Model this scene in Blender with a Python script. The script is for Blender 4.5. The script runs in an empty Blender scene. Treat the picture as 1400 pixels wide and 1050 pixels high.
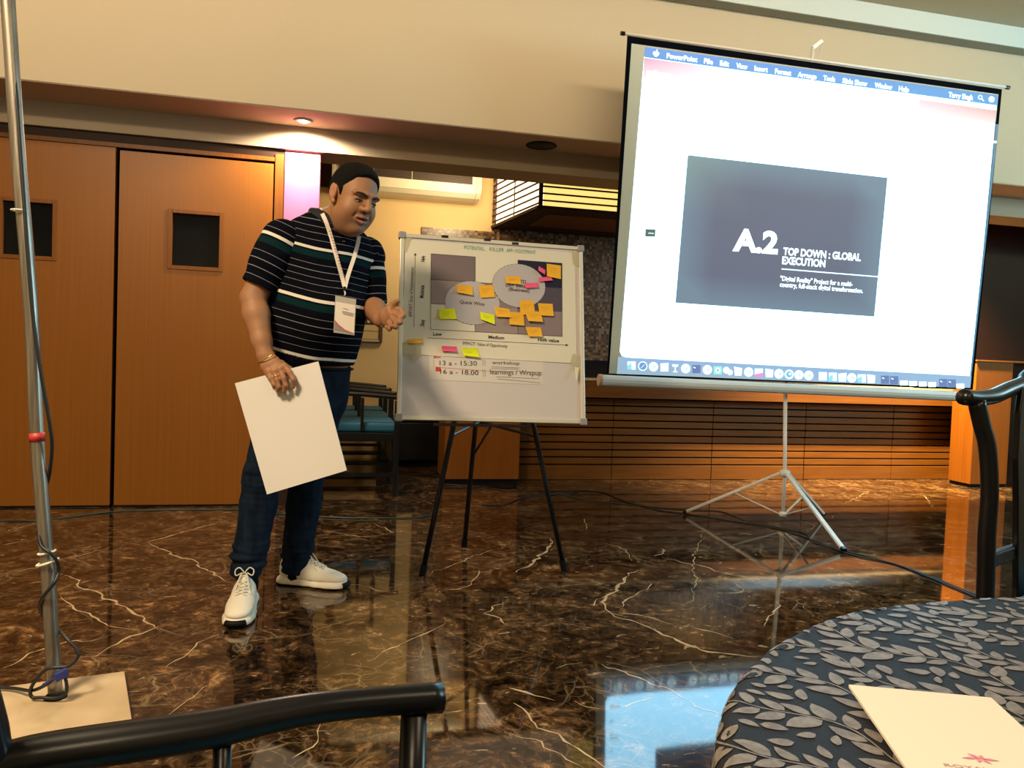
import bpy, bmesh, math, random
import numpy as np
from mathutils import Vector, Matrix
from mathutils.bvhtree import BVHTree
random.seed(7)
rng = np.random.RandomState(5)
SC = bpy.context.scene
COL = SC.collection

# ---------------------------------------------------------------- camera
FPX = 1060.0          # focal length for a 1400 x 1050 frame
H = 1.02              # seated viewer holding a phone
_up = np.array([1066., -28875., -1060.]); _up /= np.linalg.norm(_up)
_x = np.array([4417., 0., 1060.]); _x[1] = -(_x[0]*_up[0]+_x[2]*_up[2])/_up[1]; _x /= np.linalg.norm(_x)
_y = np.cross(_x, _up)
if _y[2] < 0: _y = -_y
CM = np.array([_x, _y, _up])                     # world = CM @ cam(right, down, forward)
EYE = np.array([0., 0., H])
def W(px, py, d):
    """world point seen at a photo position at real depth d"""
    return CM @ np.array([(px-700)/FPX*d, (py-525)/FPX*d, d]) + EYE
def ray(px, py):
    return CM @ np.array([(px-700)/FPX, (py-525)/FPX, 1.0])
def onplane(px, py, p0, n):
    r = ray(px, py); n = np.array(n, float)
    t = np.dot(np.array(p0)-EYE, n)/np.dot(r, n)
    return EYE + r*t
def fl(px, py, z=0.0): return onplane(px, py, (0, 0, z), (0, 0, 1))
def wl(px, py, y): return onplane(px, py, (0, y, 0), (0, 1, 0))

cam = bpy.data.cameras.new('camera'); camo = bpy.data.objects.new('camera', cam); COL.objects.link(camo)
r_, u_, b_ = CM @ [1, 0, 0], CM @ [0, -1, 0], CM @ [0, 0, -1]
camo.matrix_world = Matrix(((r_[0], u_[0], b_[0], 0), (r_[1], u_[1], b_[1], 0), (r_[2], u_[2], b_[2], H), (0, 0, 0, 1)))
cam.sensor_width = 36; cam.lens = 36*FPX/1400; cam.clip_start = 0.02; cam.clip_end = 60
SC.camera = camo

# ---------------------------------------------------------------- world, lights, exposure
SC.view_settings.view_transform = 'Standard'; SC.view_settings.look = 'None'
SC.view_settings.gamma = 1; SC.view_settings.use_curve_mapping = False
SC.view_settings.exposure = 0.0
wd = bpy.data.worlds.new('room_air'); SC.world = wd; wd.use_nodes = True
wd.node_tree.nodes['Background'].inputs[0].default_value = (1.0, 0.8, 0.55, 1)
wd.node_tree.nodes['Background'].inputs[1].default_value = 0.05

def light(name, kind, loc, energy, color, size=1, size_y=None, target=None, **kw):
    l = bpy.data.lights.new(name, kind); l.energy = energy; l.color = color
    if kind == 'AREA':
        l.size = size
        if size_y: l.shape = 'RECTANGLE'; l.size_y = size_y
    else: l.shadow_soft_size = size
    for k, v in kw.items(): setattr(l, k, v)
    o = bpy.data.objects.new(name, l); COL.objects.link(o); o.location = loc
    if target is not None:
        o.rotation_euler = (Vector(target)-Vector(loc)).to_track_quat('-Z', 'Y').to_euler()
    return o
WARM = (1.0, 0.78, 0.50)
# ceiling panels of the hall, above and behind the viewer
light('ceiling_lamp', 'AREA', (-1.7, 0.9, 3.42), 235, WARM, .7, .7, (-1.7, .9, 0))
light('ceiling_lamp', 'AREA', (2.0, -0.8, 3.42), 26, WARM, .9, .9, (2.0, -.8, 0))
light('ceiling_lamp', 'AREA', (-0.8, -2.4, 3.42), 55, WARM, .9, .9, (-.8, -2.4, 0))
# added strip light without a fixture, brightens the upper wall
light('upper_wall_fill', 'AREA', (.4, 3.1, 3.40), 40, (1, .80, .58), 8.5, .12, (.6, 6.0, 3.05), spread=math.radians(110))
# recessed downlight over the doors
light('downlight_lamp', 'SPOT', (-0.178, 4.99, 2.40), 150, (1, .80, .62), .03, target=(-0.178, 5.10, 0), spot_size=math.radians(166), spot_blend=.45)
# downlight over the right end of the slatted counter
light('counter_lamp', 'SPOT', (4.75, 5.50, 2.70), 3300, (1, .70, .32), .04, target=(4.9, 6.05, 0), spot_size=math.radians(95), spot_blend=.8)
# added area light carrying the light box glow onto the far wall
light('recess_fill', 'AREA', (1.2, 6.45, 2.45), 17, (1, .78, .46), .35, .35, (.55, 7.4, 2.0))
# daylight from windows on the right falling on the cornice
light('window_daylight', 'AREA', (7.4, 1.5, 2.6), 170, (.55, .88, 1.0), 1.8, 1.2, (4.0, 4.6, 3.4))

# ---------------------------------------------------------------- materials
def mat(name, col, rough=.6, metal=0., spec=.5, emit=None, estr=1., grain=None, bump=0., bscale=60, coat=0., alpha=None, sheen=0, ior=1.5):
    m = bpy.data.materials.new(name); m.use_nodes = True
    nt = m.node_tree; b = nt.nodes['Principled BSDF']
    b.inputs['Base Color'].default_value = (*col, 1); b.inputs['Roughness'].default_value = rough
    b.inputs['Metallic'].default_value = metal; b.inputs['Specular IOR Level'].default_value = spec
    b.inputs['Coat Weight'].default_value = coat; b.inputs['Coat Roughness'].default_value = .08
    b.inputs['Sheen Weight'].default_value = sheen; b.inputs['IOR'].default_value = ior
    if emit: b.inputs['Emission Color'].default_value = (*emit, 1); b.inputs['Emission Strength'].default_value = estr
    if alpha is not None: b.inputs['Alpha'].default_value = alpha
    tc = nt.nodes.new('ShaderNodeTexCoord')
    if grain:   # (scale vec, amount, other colour)
        mp = nt.nodes.new('ShaderNodeMapping'); mp.inputs['Scale'].default_value = grain[0]
        nz = nt.nodes.new('ShaderNodeTexNoise'); nz.inputs['Scale'].default_value = 1; nz.inputs['Detail'].default_value = 6
        rp = nt.nodes.new('ShaderNodeValToRGB'); rp.color_ramp.elements[0].position = .35; rp.color_ramp.elements[1].position = .65
        rp.color_ramp.elements[0].color = (*col, 1); rp.color_ramp.elements[1].color = (*grain[1], 1)
        nt.links.new(tc.outputs['Object'], mp.inputs[0]); nt.links.new(mp.outputs[0], nz.inputs[0])
        nt.links.new(nz.outputs[0], rp.inputs[0]); nt.links.new(rp.outputs[0], b.inputs['Base Color'])
    if bump:
        nz = nt.nodes.new('ShaderNodeTexNoise'); nz.inputs['Scale'].default_value = bscale; nz.inputs['Detail'].default_value = 4
        bp = nt.nodes.new('ShaderNodeBump'); bp.inputs['Strength'].default_value = bump; bp.inputs['Distance'].default_value = .01
        nt.links.new(tc.outputs['Object'], nz.inputs[0]); nt.links.new(nz.outputs[0], bp.inputs['Height']); nt.links.new(bp.outputs[0], b.inputs['Normal'])
    return m
def ramp(nt, stops, interp='LINEAR'):
    r = nt.nodes.new('ShaderNodeValToRGB'); cr = r.color_ramp; cr.interpolation = interp
    while len(cr.elements) > 1: cr.elements.remove(cr.elements[-1])
    cr.elements[0].position = stops[0][0]; cr.elements[0].color = (*stops[0][1], 1)
    for p, c in stops[1:]:
        e = cr.elements.new(p); e.color = (*c, 1)
    return r

M = {}
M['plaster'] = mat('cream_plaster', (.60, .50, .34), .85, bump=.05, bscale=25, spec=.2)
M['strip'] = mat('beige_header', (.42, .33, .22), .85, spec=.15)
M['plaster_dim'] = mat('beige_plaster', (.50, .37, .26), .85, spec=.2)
M['yellow_wall'] = mat('yellow_plaster', (.72, .52, .25), .9, spec=.2)
M['ceiling'] = mat('ceiling_plaster', (.60, .50, .33), .9, spec=.2)
M['door'] = mat('door_veneer', (.25, .083, .005), .40, grain=((110, 110, 1.0), (.225, .072, .004)), spec=.35)
M['wood'] = mat('orange_veneer', (.155, .056, .005), .45, grain=((3, 3, 60), (.12, .040, .003)), spec=.3)
M['wood_v'] = mat('orange_veneer_upright', (.20, .064, .005), .42, grain=((60, 60, 2), (.165, .050, .004)), spec=.3)
M['darkwood'] = mat('dark_wood', (.028, .012, .006), .55, spec=.2)
M['pink'] = mat('pink_lavender_laminate', (.52, .13, .27), .4)
M['black'] = mat('black_lacquer', (.003, .003, .004), .30, spec=.5)
M['blackmatt'] = mat('black_matt', (.003, .003, .0035), .6, spec=.15)
M['blackgranite'] = mat('black_granite', (.01, .01, .012), .2)
M['darkpanel'] = mat('dark_glass_panel', (.015, .007, .006), .15)
M['glass_dark'] = mat('door_pane_dark_glass', (.004, .005, .006), .06, spec=.4)
M['white_plastic'] = mat('white_plastic', (.75, .68, .50), .4)
M['grille'] = mat('grille_dark', (.03, .025, .02), .7)
M['alu'] = mat('pale_aluminium', (.75, .72, .62), .38, metal=.35)
M['steel'] = mat('brushed_steel', (.42, .38, .32), .34, metal=.85, grain=((80, 80, 2), (.26, .23, .19)))
M['whitemetal'] = mat('white_painted_metal', (.74, .72, .66), .35)
M['grey_cap'] = mat('grey_plastic_cap', (.30, .29, .30), .5)
M['board'] = mat('whiteboard_face', (.66, .60, .58), .28)
M['paper'] = mat('warm_white_paper', (.80, .74, .60), .8, spec=.2)
M['paper2'] = mat('white_paper', (.72, .66, .60), .8, spec=.2)
M['foam'] = mat('white_foam_board', (.74, .72, .70), .75, spec=.2)
M['tape'] = mat('masking_tape', (.74, .68, .45), .6)
M['ink'] = mat('dark_ink', (.03, .025, .035), .8)
M['ink_green'] = mat('green_marker', (.08, .35, .22), .8)
M['ink_red'] = mat('red_marker', (.65, .05, .03), .8)
M['mauve_d'] = mat('print_mauve_dark', (.20, .15, .155), .8); M['mauve'] = mat('print_mauve', (.34, .265, .25), .8)
M['mauve_l'] = mat('print_mauve_grey', (.27, .20, .205), .8)
M['navy'] = mat('print_navy', (.008, .010, .035), .8); M['purple'] = mat('print_slate', (.085, .065, .095), .8)
M['circle'] = mat('print_pale_grey', (.52, .48, .50), .8)
M['note_o'] = mat('orange_note', (.90, .47, .04), .8, spec=.2); M['note_y'] = mat('yellow_note', (.80, .85, .02), .8, spec=.2)
M['note_p'] = mat('pink_note', (.85, .12, .25), .8, spec=.2)
M['blue_seat'] = mat('teal_blue_upholstery', (.012, .10, .17), .8, bump=.2, bscale=200)
M['cable'] = mat('black_cable', (.008, .009, .010), .45); M['cable_g'] = mat('dark_green_cable', (.012, .035, .022), .45)
M['tie'] = mat('white_cable_tie', (.75, .70, .58), .5); M['redtape'] = mat('red_tape', (.45, .03, .03), .5)
M['bluetape'] = mat('blue_clip', (.02, .03, .16), .5)
M['slab'] = mat('cream_stone', (.55, .43, .27), .35, grain=((6, 6, 6), (.42, .31, .18)))
M['lamp_hot'] = mat('lit_shade_hot', (.9, .8, .6), .8, emit=(1.0, .72, .45), estr=2.6)
M['lamp_soft'] = mat('lit_shade', (.9, .8, .5), .8, emit=(1.0, .70, .20), estr=1.15)
M['bulb'] = mat('downlight_bulb', (1, .9, .8), .5, emit=(1, .9, .75), estr=25)
M['frame'] = mat('brown_picture_frame', (.10, .05, .03), .4); M['frame_l'] = mat('silver_frame_lip', (.6, .5, .36), .35, metal=.4)
M['parchment'] = mat('parchment', (.60, .44, .19), .7)
M['trough'] = mat('cornice_grey', (.33, .33, .26), .8, bump=.3, bscale=12)
M['trough_face'] = mat('cornice_face', (.62, .68, .62), .7)

def attr_emit(name, strength=1.0):
    m = bpy.data.materials.new(name); m.use_nodes = True; nt = m.node_tree
    b = nt.nodes['Principled BSDF']; b.inputs['Roughness'].default_value = .9; b.inputs['Specular IOR Level'].default_value = .1
    b.inputs['Base Color'].default_value = (.16, .16, .15, 1)
    a = nt.nodes.new('ShaderNodeAttribute'); a.attribute_name = 'Col'
    nt.links.new(a.outputs['Color'], b.inputs['Emission Color']); b.inputs['Emission Strength'].default_value = strength
    return m
PROJ = attr_emit('projected_light', 1.0)

# marble
def marble():
    m = bpy.data.materials.new('polished_brown_marble'); m.use_nodes = True; nt = m.node_tree; L = nt.links
    b = nt.nodes['Principled BSDF']; N = nt.nodes.new
    tc = N('ShaderNodeTexCoord'); mp = N('ShaderNodeMapping'); L.new(tc.outputs['Object'], mp.inputs[0]); mp.inputs['Rotation'].default_value = (0, 0, .25)
    wz = N('ShaderNodeTexNoise'); wz.inputs['Scale'].default_value = 2.2; wz.inputs['Detail'].default_value = 5; L.new(mp.outputs[0], wz.inputs[0])
    wa = N('ShaderNodeMixRGB'); wa.blend_type = 'LINEAR_LIGHT'; wa.inputs[0].default_value = .16; L.new(mp.outputs[0], wa.inputs[1]); L.new(wz.outputs['Color'], wa.inputs[2])
    n1 = N('ShaderNodeTexNoise'); n1.inputs['Scale'].default_value = 7.5; n1.inputs['Detail'].default_value = 12; n1.inputs['Roughness'].default_value = .78; n1.inputs['Distortion'].default_value = .8
    L.new(wa.outputs[0], n1.inputs[0])
    r1 = ramp(nt, [(.36, (.005, .003, .002)), (.45, (.020, .011, .005)), (.53, (.058, .033, .015)), (.61, (.135, .084, .041)), (.74, (.34, .23, .12))]); L.new(n1.outputs[0], r1.inputs[0])
    n0 = N('ShaderNodeTexNoise'); n0.inputs['Scale'].default_value = .9; n0.inputs['Detail'].default_value = 3; L.new(mp.outputs[0], n0.inputs[0])
    r0 = ramp(nt, [(.35, (.55, .55, .55)), (.65, (1.35, 1.25, 1.15))]); L.new(n0.outputs[0], r0.inputs[0])
    mu = N('ShaderNodeMixRGB'); mu.blend_type = 'MULTIPLY'; mu.inputs[0].default_value = 1; L.new(r1.outputs[0], mu.inputs[1]); L.new(r0.outputs[0], mu.inputs[2])
    # dense fine mottling
    nf = N('ShaderNodeTexNoise'); nf.inputs['Scale'].default_value = 26; nf.inputs['Detail'].default_value = 8; nf.inputs['Roughness'].default_value = .7; L.new(wa.outputs[0], nf.inputs[0])
    rf = ramp(nt, [(.36, (.15, .14, .14)), (.5, (.85, .85, .85)), (.62, (2.2, 2.0, 1.8))]); L.new(nf.outputs[0], rf.inputs[0])
    mu2 = N('ShaderNodeMixRGB'); mu2.blend_type = 'MULTIPLY'; mu2.inputs[0].default_value = 1; L.new(mu.outputs[0], mu2.inputs[1]); L.new(rf.outputs[0], mu2.inputs[2]); mu = mu2
    # fine crackle veins
    v = N('ShaderNodeTexVoronoi'); v.feature = 'DISTANCE_TO_EDGE'; v.inputs['Scale'].default_value = 5.5; L.new(wa.outputs[0], v.inputs[0])
    rv = ramp(nt, [(.0, (1, 1, 1)), (.012, (.5, .5, .5)), (.03, (0, 0, 0))]); L.new(v.outputs['Distance'], rv.inputs[0])
    v2 = N('ShaderNodeTexVoronoi'); v2.feature = 'DISTANCE_TO_EDGE'; v2.inputs['Scale'].default_value = 17; L.new(wa.outputs[0], v2.inputs[0])
    rv2 = ramp(nt, [(.0, (1, 1, 1)), (.05, (0, 0, 0))]); L.new(v2.outputs['Distance'], rv2.inputs[0])
    mk = N('ShaderNodeTexNoise'); mk.inputs['Scale'].default_value = 3.3; mk.inputs['Detail'].default_value = 3; L.new(tc.outputs['Object'], mk.inputs[0])
    rm = ramp(nt, [(.46, (0, 0, 0)), (.68, (.5, .5, .5))]); L.new(mk.outputs[0], rm.inputs[0])
    m1 = N('ShaderNodeMath'); m1.operation = 'MULTIPLY'; L.new(rv.outputs[0], m1.inputs[0]); L.new(rm.outputs[0], m1.inputs[1])
    m2 = N('ShaderNodeMath'); m2.operation = 'MULTIPLY'; L.new(rv2.outputs[0], m2.inputs[0]); L.new(rm.outputs[0], m2.inputs[1])
    m2b = N('ShaderNodeMath'); m2b.operation = 'MULTIPLY'; L.new(m2.outputs[0], m2b.inputs[0]); m2b.inputs[1].default_value = .55
    mx = N('ShaderNodeMath'); mx.operation = 'MAXIMUM'; L.new(m1.outputs[0], mx.inputs[0]); L.new(m2b.outputs[0], mx.inputs[1])
    # pale flecks
    fm = N('ShaderNodeMapping'); fm.inputs['Scale'].default_value = (16, 30, 16); fm.inputs['Rotation'].default_value = (0, 0, .3); L.new(tc.outputs['Object'], fm.inputs[0])
    fn = N('ShaderNodeTexNoise'); fn.inputs['Scale'].default_value = 1; fn.inputs['Detail'].default_value = 4; fn.inputs['Distortion'].default_value = 1; L.new(fm.outputs[0], fn.inputs[0])
    fr = ramp(nt, [(.66, (0, 0, 0)), (.74, (.8, .8, .8))]); L.new(fn.outputs[0], fr.inputs[0])
    mx2 = N('ShaderNodeMath'); mx2.operation = 'MAXIMUM'; L.new(mx.outputs[0], mx2.inputs[0]); L.new(fr.outputs[0], mx2.inputs[1])
    fin = N('ShaderNodeMixRGB'); L.new(mx2.outputs[0], fin.inputs[0]); L.new(mu.outputs[0], fin.inputs[1]); fin.inputs[2].default_value = (.42, .30, .17, 1)
    L.new(fin.outputs[0], b.inputs['Base Color'])
    b.inputs['Roughness'].default_value = .05; b.inputs['IOR'].default_value = 1.45
    b.inputs['Coat Weight'].default_value = .15; b.inputs['Coat Roughness'].default_value = .03; b.inputs['Coat IOR'].default_value = 1.6
    bz = N('ShaderNodeTexNoise'); bz.inputs['Scale'].default_value = 3; L.new(tc.outputs['Object'], bz.inputs[0])
    bp = N('ShaderNodeBump'); bp.inputs['Strength'].default_value = .03; bp.inputs['Distance'].default_value = .02; L.new(bz.outputs[0], bp.inputs['Height']); L.new(bp.outputs[0], b.inputs['Normal'])
    return m
M['marble'] = marble()
def mosaic():
    m = bpy.data.materials.new('glass_mosaic'); m.use_nodes = True; nt = m.node_tree; L = nt.links; b = nt.nodes['Principled BSDF']; N = nt.nodes.new
    tc = N('ShaderNodeTexCoord'); mp = N('ShaderNodeMapping'); mp.inputs['Rotation'].default_value = (math.pi/2, 0, 0); L.new(tc.outputs['Object'], mp.inputs[0])
    br = N('ShaderNodeTexBrick'); br.offset = 0; br.inputs['Scale'].default_value = 1; br.inputs['Brick Width'].default_value = .027; br.inputs['Row Height'].default_value = .027
    br.inputs['Mortar Size'].default_value = .0018; br.inputs['Color1'].default_value = (0, 0, 0, 1); br.inputs['Color2'].default_value = (1, 1, 1, 1); br.inputs['Mortar'].default_value = (.5, .5, .5, 1)
    L.new(mp.outputs[0], br.inputs[0])
    r = ramp(nt, [(.0, (.025, .010, .003)), (.3, (.07, .033, .010)), (.55, (.16, .085, .033)), (.8, (.33, .19, .10)), (1, (.035, .016, .005))]); L.new(br.outputs['Color'], r.inputs[0]); L.new(r.outputs[0], b.inputs['Base Color'])
    b.inputs['Roughness'].default_value = .3
    bp = N('ShaderNodeBump'); bp.inputs['Strength'].default_value = .5; bp.inputs['Distance'].default_value = .003; bp.invert = True; L.new(br.outputs['Fac'], bp.inputs['Height']); L.new(bp.outputs[0], b.inputs['Normal'])
    return m
M['mosaic'] = mosaic()

# ---------------------------------------------------------------- object helpers
WMX = {}
def tag(o, label=None, cat=None, group=None, kind=None):
    if label: o['label'] = label
    if cat: o['category'] = cat
    if group: o['group'] = group
    if kind: o['kind'] = kind
    return o
def thing(name, label, cat, loc=(0, 0, 0), rz=0., group=None):
    o = bpy.data.objects.new(name, None); COL.objects.link(o); o.empty_display_size = .1
    o.location = Vector([float(v) for v in loc]); o.rotation_euler = (0, 0, rz)
    WMX[o] = Matrix.Translation(o.location) @ Matrix.Rotation(rz, 4, 'Z')
    return tag(o, label, cat, group)
def V(p): return np.array(p, float)
def nrm(v): v = V(v); return v/np.linalg.norm(v)
class MB:
    """collects shapes (world coordinates), then builds ONE mesh object"""
    def __init__(s): s.v = []; s.f = []; s.c = []
    def add(s, vs, fs, cols=None):
        n = len(s.v); s.v += [tuple(float(c) for c in q) for q in vs]; s.f += [tuple(i+n for i in f) for f in fs]
        s.c += list(cols) if cols is not None else [(1, 1, 1)]*len(vs)
        return s
    def box(s, lo, hi):
        x0, y0, z0 = lo; x1, y1, z1 = hi
        return s.add([(x0,y0,z0),(x1,y0,z0),(x1,y1,z0),(x0,y1,z0),(x0,y0,z1),(x1,y0,z1),(x1,y1,z1),(x0,y1,z1)],
                     [(0,3,2,1),(4,5,6,7),(0,1,5,4),(1,2,6,5),(2,3,7,6),(3,0,4,7)])
    def obox(s, c, ax, ay, az):      # half-axis vectors
        c, ax, ay, az = V(c), V(ax), V(ay), V(az)
        vs = [c+i*ax+j*ay+k*az for k in (-1, 1) for j in (-1, 1) for i in (-1, 1)]
        return s.add(vs, [(0,2,3,1),(4,5,7,6),(0,1,5,4),(1,3,7,5),(3,2,6,7),(2,0,4,6)])
    def bar(s, a, b, w, h, up=(0, 0, 1)):
        a, b = V(a), V(b); d = b-a; L = np.linalg.norm(d); d /= L; sd = np.cross(d, up)
        if np.linalg.norm(sd) < 1e-3: sd = np.cross(d, (1, 0, 0))
        sd = nrm(sd); u = np.cross(sd, d)
        return s.obox((a+b)/2, d*L/2, sd*w/2, u*h/2)
    def tube(s, pts, r, n=10, caps=True, flat=1.0, up=(0, 0, 1)):
        pts = [V(p) for p in pts]; m = len(pts); rs = r if hasattr(r, '__len__') else [r]*m
        vs = []; prev = None
        for i, p in enumerate(pts):
            t = nrm(pts[min(i+1, m-1)]-pts[max(i-1, 0)])
            if prev is None:
                a = np.cross(t, up)
                if np.linalg.norm(a) < .05: a = np.cross(t, (1, 0, 0))
                a = nrm(a)
            else: a = nrm(prev-t*np.dot(prev, t))
            prev = a; b = np.cross(t, a)
            for k in range(n):
                q = 2*math.pi*k/n; vs.append(p+rs[i]*(math.cos(q)*a+math.sin(q)*b*flat))
        fs = [(i*n+k, i*n+(k+1) % n, (i+1)*n+(k+1) % n, (i+1)*n+k) for i in range(m-1) for k in range(n)]
        if caps: fs += [tuple(range(n-1, -1, -1)), tuple((m-1)*n+k for k in range(n))]
        return s.add(vs, fs)
    def lathe(s, prof, c=(0, 0, 0), n=24):
        c = V(c); vs = []; m = len(prof)
        for r, z in prof:
            for k in range(n):
                q = 2*math.pi*k/n; vs.append(c+np.array([r*math.cos(q), r*math.sin(q), z]))
        fs = [(i*n+k, i*n+(k+1) % n, (i+1)*n+(k+1) % n, (i+1)*n+k) for i in range(m-1) for k in range(n)]
        fs += [tuple(range(n-1, -1, -1)), tuple((m-1)*n+k for k in range(n))]
        return s.add(vs, fs)
    def slab(s, poly, n, t):         # flat polygon extruded by t along n
        n = nrm(n)*t; k = len(poly); poly = [V(p) for p in poly]
        return s.add(poly+[p+n for p in poly], [tuple(range(k-1, -1, -1)), tuple(range(k, 2*k))]+[(i, (i+1) % k, (i+1) % k+k, i+k) for i in range(k)])
    def poly(s, pts, cols=None): return s.add(pts, [tuple(range(len(pts)))], cols)
    def build(s, name, m, parent=None, smooth=False, bevel=0., cols=False, seg=2):
        me = bpy.data.meshes.new(name); me.from_pydata(s.v, [], s.f); me.validate()
        if parent is not None:
            me.transform(WMX[parent].inverted())
        bm = bmesh.new(); bm.from_mesh(me)
        if not cols: bmesh.ops.recalc_face_normals(bm, faces=bm.faces)
        bm.to_mesh(me); bm.free()
        if cols:
            ca = me.color_attributes.new('Col', 'FLOAT_COLOR', 'POINT')
            ca.data.foreach_set('color', np.array([(*c, 1) for c in s.c], dtype=np.float32).ravel())
        if smooth: me.polygons.foreach_set('use_smooth', [True]*len(me.polygons)); me.update()
        me.materials.append(m)
        o = bpy.data.objects.new(name, me); COL.objects.link(o)
        if parent is not None: o.parent = parent; WMX[o] = WMX[parent]
        else: WMX[o] = Matrix.Identity(4)
        if bevel:
            md = o.modifiers.new('bevel', 'BEVEL'); md.width = bevel; md.segments = seg; md.limit_method = 'ANGLE'; md.angle_limit = math.radians(40)
        return o
def struct(o): o['kind'] = 'structure'; return o
def copy_tree(o, parent=None):
    c = o.copy(); COL.objects.link(c); c.parent = parent
    for ch in list(o.children): copy_tree(ch, c)
    return c
def spline(pts, n=8):
    """Catmull-Rom through points"""
    P = [V(p) for p in pts]; P = [2*P[0]-P[1]]+P+[2*P[-1]-P[-2]]; out = []
    for i in range(1, len(P)-2):
        for k in range(n):
            t = k/n; a, b, c, d = P[i-1:i+3]
            out.append(.5*((2*b)+(-a+c)*t+(2*a-5*b+4*c-d)*t*t+(-a+3*b-3*c+d)*t**3))
    out.append(P[-2]); return out
def text_mesh(txt, bold=0.):
    cu = bpy.data.curves.new('t', 'FONT'); cu.body = txt; cu.size = 1; cu.offset = bold; cu.resolution_u = 3
    o = bpy.data.objects.new('t', cu); COL.objects.link(o)
    bpy.context.view_layer.update()
    me = bpy.data.meshes.new_from_object(o.evaluated_get(bpy.context.evaluated_depsgraph_get()))
    vs = np.array([v.co[:] for v in me.vertices]); fs = [tuple(p.vertices) for p in me.polygons]
    bpy.data.objects.remove(o); bpy.data.curves.remove(cu); bpy.data.meshes.remove(me)
    return vs, fs
def put_text(mb, txt, p0, p1, n, hgt, off=.0006, bold=0., col=None, up=None):
    """lettering from p0 to p1 (world, baseline) on a surface with normal n (towards the reader), cap height hgt"""
    vs, fs = text_mesh(txt, bold)
    if len(vs) == 0: return
    p0, p1 = V(p0), V(p1); n = nrm(n); d = p1-p0; L = np.linalg.norm(d); d /= L; u = nrm(np.cross(n, d))
    x0, x1 = vs[:, 0].min(), vs[:, 0].max(); s = L/(x1-x0); sy = hgt/.69
    out = [p0+d*(q[0]-x0)*s+u*q[1]*sy+n*off for q in vs]
    mb.add(out, fs, None if col is None else [col]*len(out))

# ================================================================ ROOM SHELL
fo = struct(MB().box((-5, -4.5, -.1), (8.6, 7.6, 0)).build('floor', M['marble']))
# long pale calcite veins lying in the marble
VE = mat('marble_vein_calcite', (.48, .36, .21), .08, ior=1.5)
vb = MB()
def vein(pts, w):
    P = []
    q = [fl(*p) for p in pts]
    for a, b in zip(q[:-1], q[1:]):
        n = max(2, int(np.linalg.norm(b-a)/.025))
        for k in range(n): P.append(a+(b-a)*k/n)
    P.append(q[-1]); P = np.array(P); m = len(P)
    j = rng.randn(m, 2)*.005; j = (j+np.roll(j, 1, 0)); drift = np.cumsum(rng.randn(m, 2)*.002, 0); drift -= np.linspace(0, 1, m)[:, None]*drift[-1]
    P[:, :2] += j+drift
    vs = []
    for i in range(m):
        t = nrm((P[min(i+1, m-1)]-P[max(i-1, 0)])+1e-6); s_ = np.array([-t[1], t[0], 0])
        ww = w*(.15+.95*rng.rand())*min(1, .25+3*min(i, m-1-i)/m)
        vs += [P[i]+s_*ww/2+[0, 0, .0004], P[i]-s_*ww/2+[0, 0, .0004]]
    vb.add(vs, [(2*i, 2*i+1, 2*i+3, 2*i+2) for i in range(m-1)])
for pts, w in [
    ([(302,714),(250,728),(200,742)], .014), ([(200,742),(235,756),(268,772),(300,790),(316,797)], .012),
    ([(93,786),(120,803),(150,817),(185,838),(212,857)], .017), ([(212,857),(180,872),(148,886),(132,898)], .013), ([(80,814),(100,826),(120,842),(160,858),(185,861)], .009),
    ([(0,790),(40,778),(100,762),(150,748)], .008), ([(0,729),(40,718),(80,709)], .007), ([(0,746),(45,738)], .007), ([(160,712),(190,708)], .004),
    ([(0,915),(40,893),(90,878),(140,872)], .008), ([(210,985),(245,965),(275,945),(290,936)], .006),
    ([(755,736),(745,752),(735,762),(722,772),(705,782)], .020), ([(726,725),(758,731)], .008), ([(585,785),(620,770),(660,756),(690,748)], .007),
    ([(872,780),(858,784),(845,800),(838,812),(826,825),(836,838),(850,843)], .019), ([(836,838),(870,849),(905,864),(940,880),(980,892),(1036,898)], .014),
    ([(890,795),(885,806),(862,818),(845,832)], .009), ([(852,838),(880,843),(920,855)], .009), ([(945,857),(980,866),(1002,874)], .010),
    ([(700,940),(730,952),(760,960)], .012), ([(785,960),(822,970)], .010), ([(815,905),(860,923),(900,938),(940,955),(1000,985)], .010),
    ([(905,762),(950,772),(1000,785),(1060,798),(1075,800)], .010), ([(960,725),(955,745),(945,770),(945,800),(942,825)], .006), ([(1062,822),(1060,838),(1048,850),(1045,856)], .012),
    ([(700,960),(740,995),(790,1025),(830,1050)], .009), ([(700,1000),(760,1025),(800,1050)], .006), ([(690,822),(675,830),(662,838),(685,849),(708,858)], .008),
    ([(905,750),(908,757),(895,760)], .010), ([(820,742),(850,748),(860,760),(862,768)], .006), ([(1257,676),(1270,685),(1276,696)], .012), ([(1180,663),(1225,668)], .007),
    ([(440,725),(500,735),(535,728),(510,715)], .009), ([(1150,690),(1180,676),(1190,672)], .007), ([(800,708),(803,725)], .008), ([(760,915),(800,905)], .004),
    ([(500,905),(545,880),(590,862),(610,850)], .007), ([(225,915),(270,880),(300,868)], .005), ([(395,1040),(430,1020),(440,992)], .006), ([(450,800),(490,800),(540,812)], .006)]:
    vein(pts, w)
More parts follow.
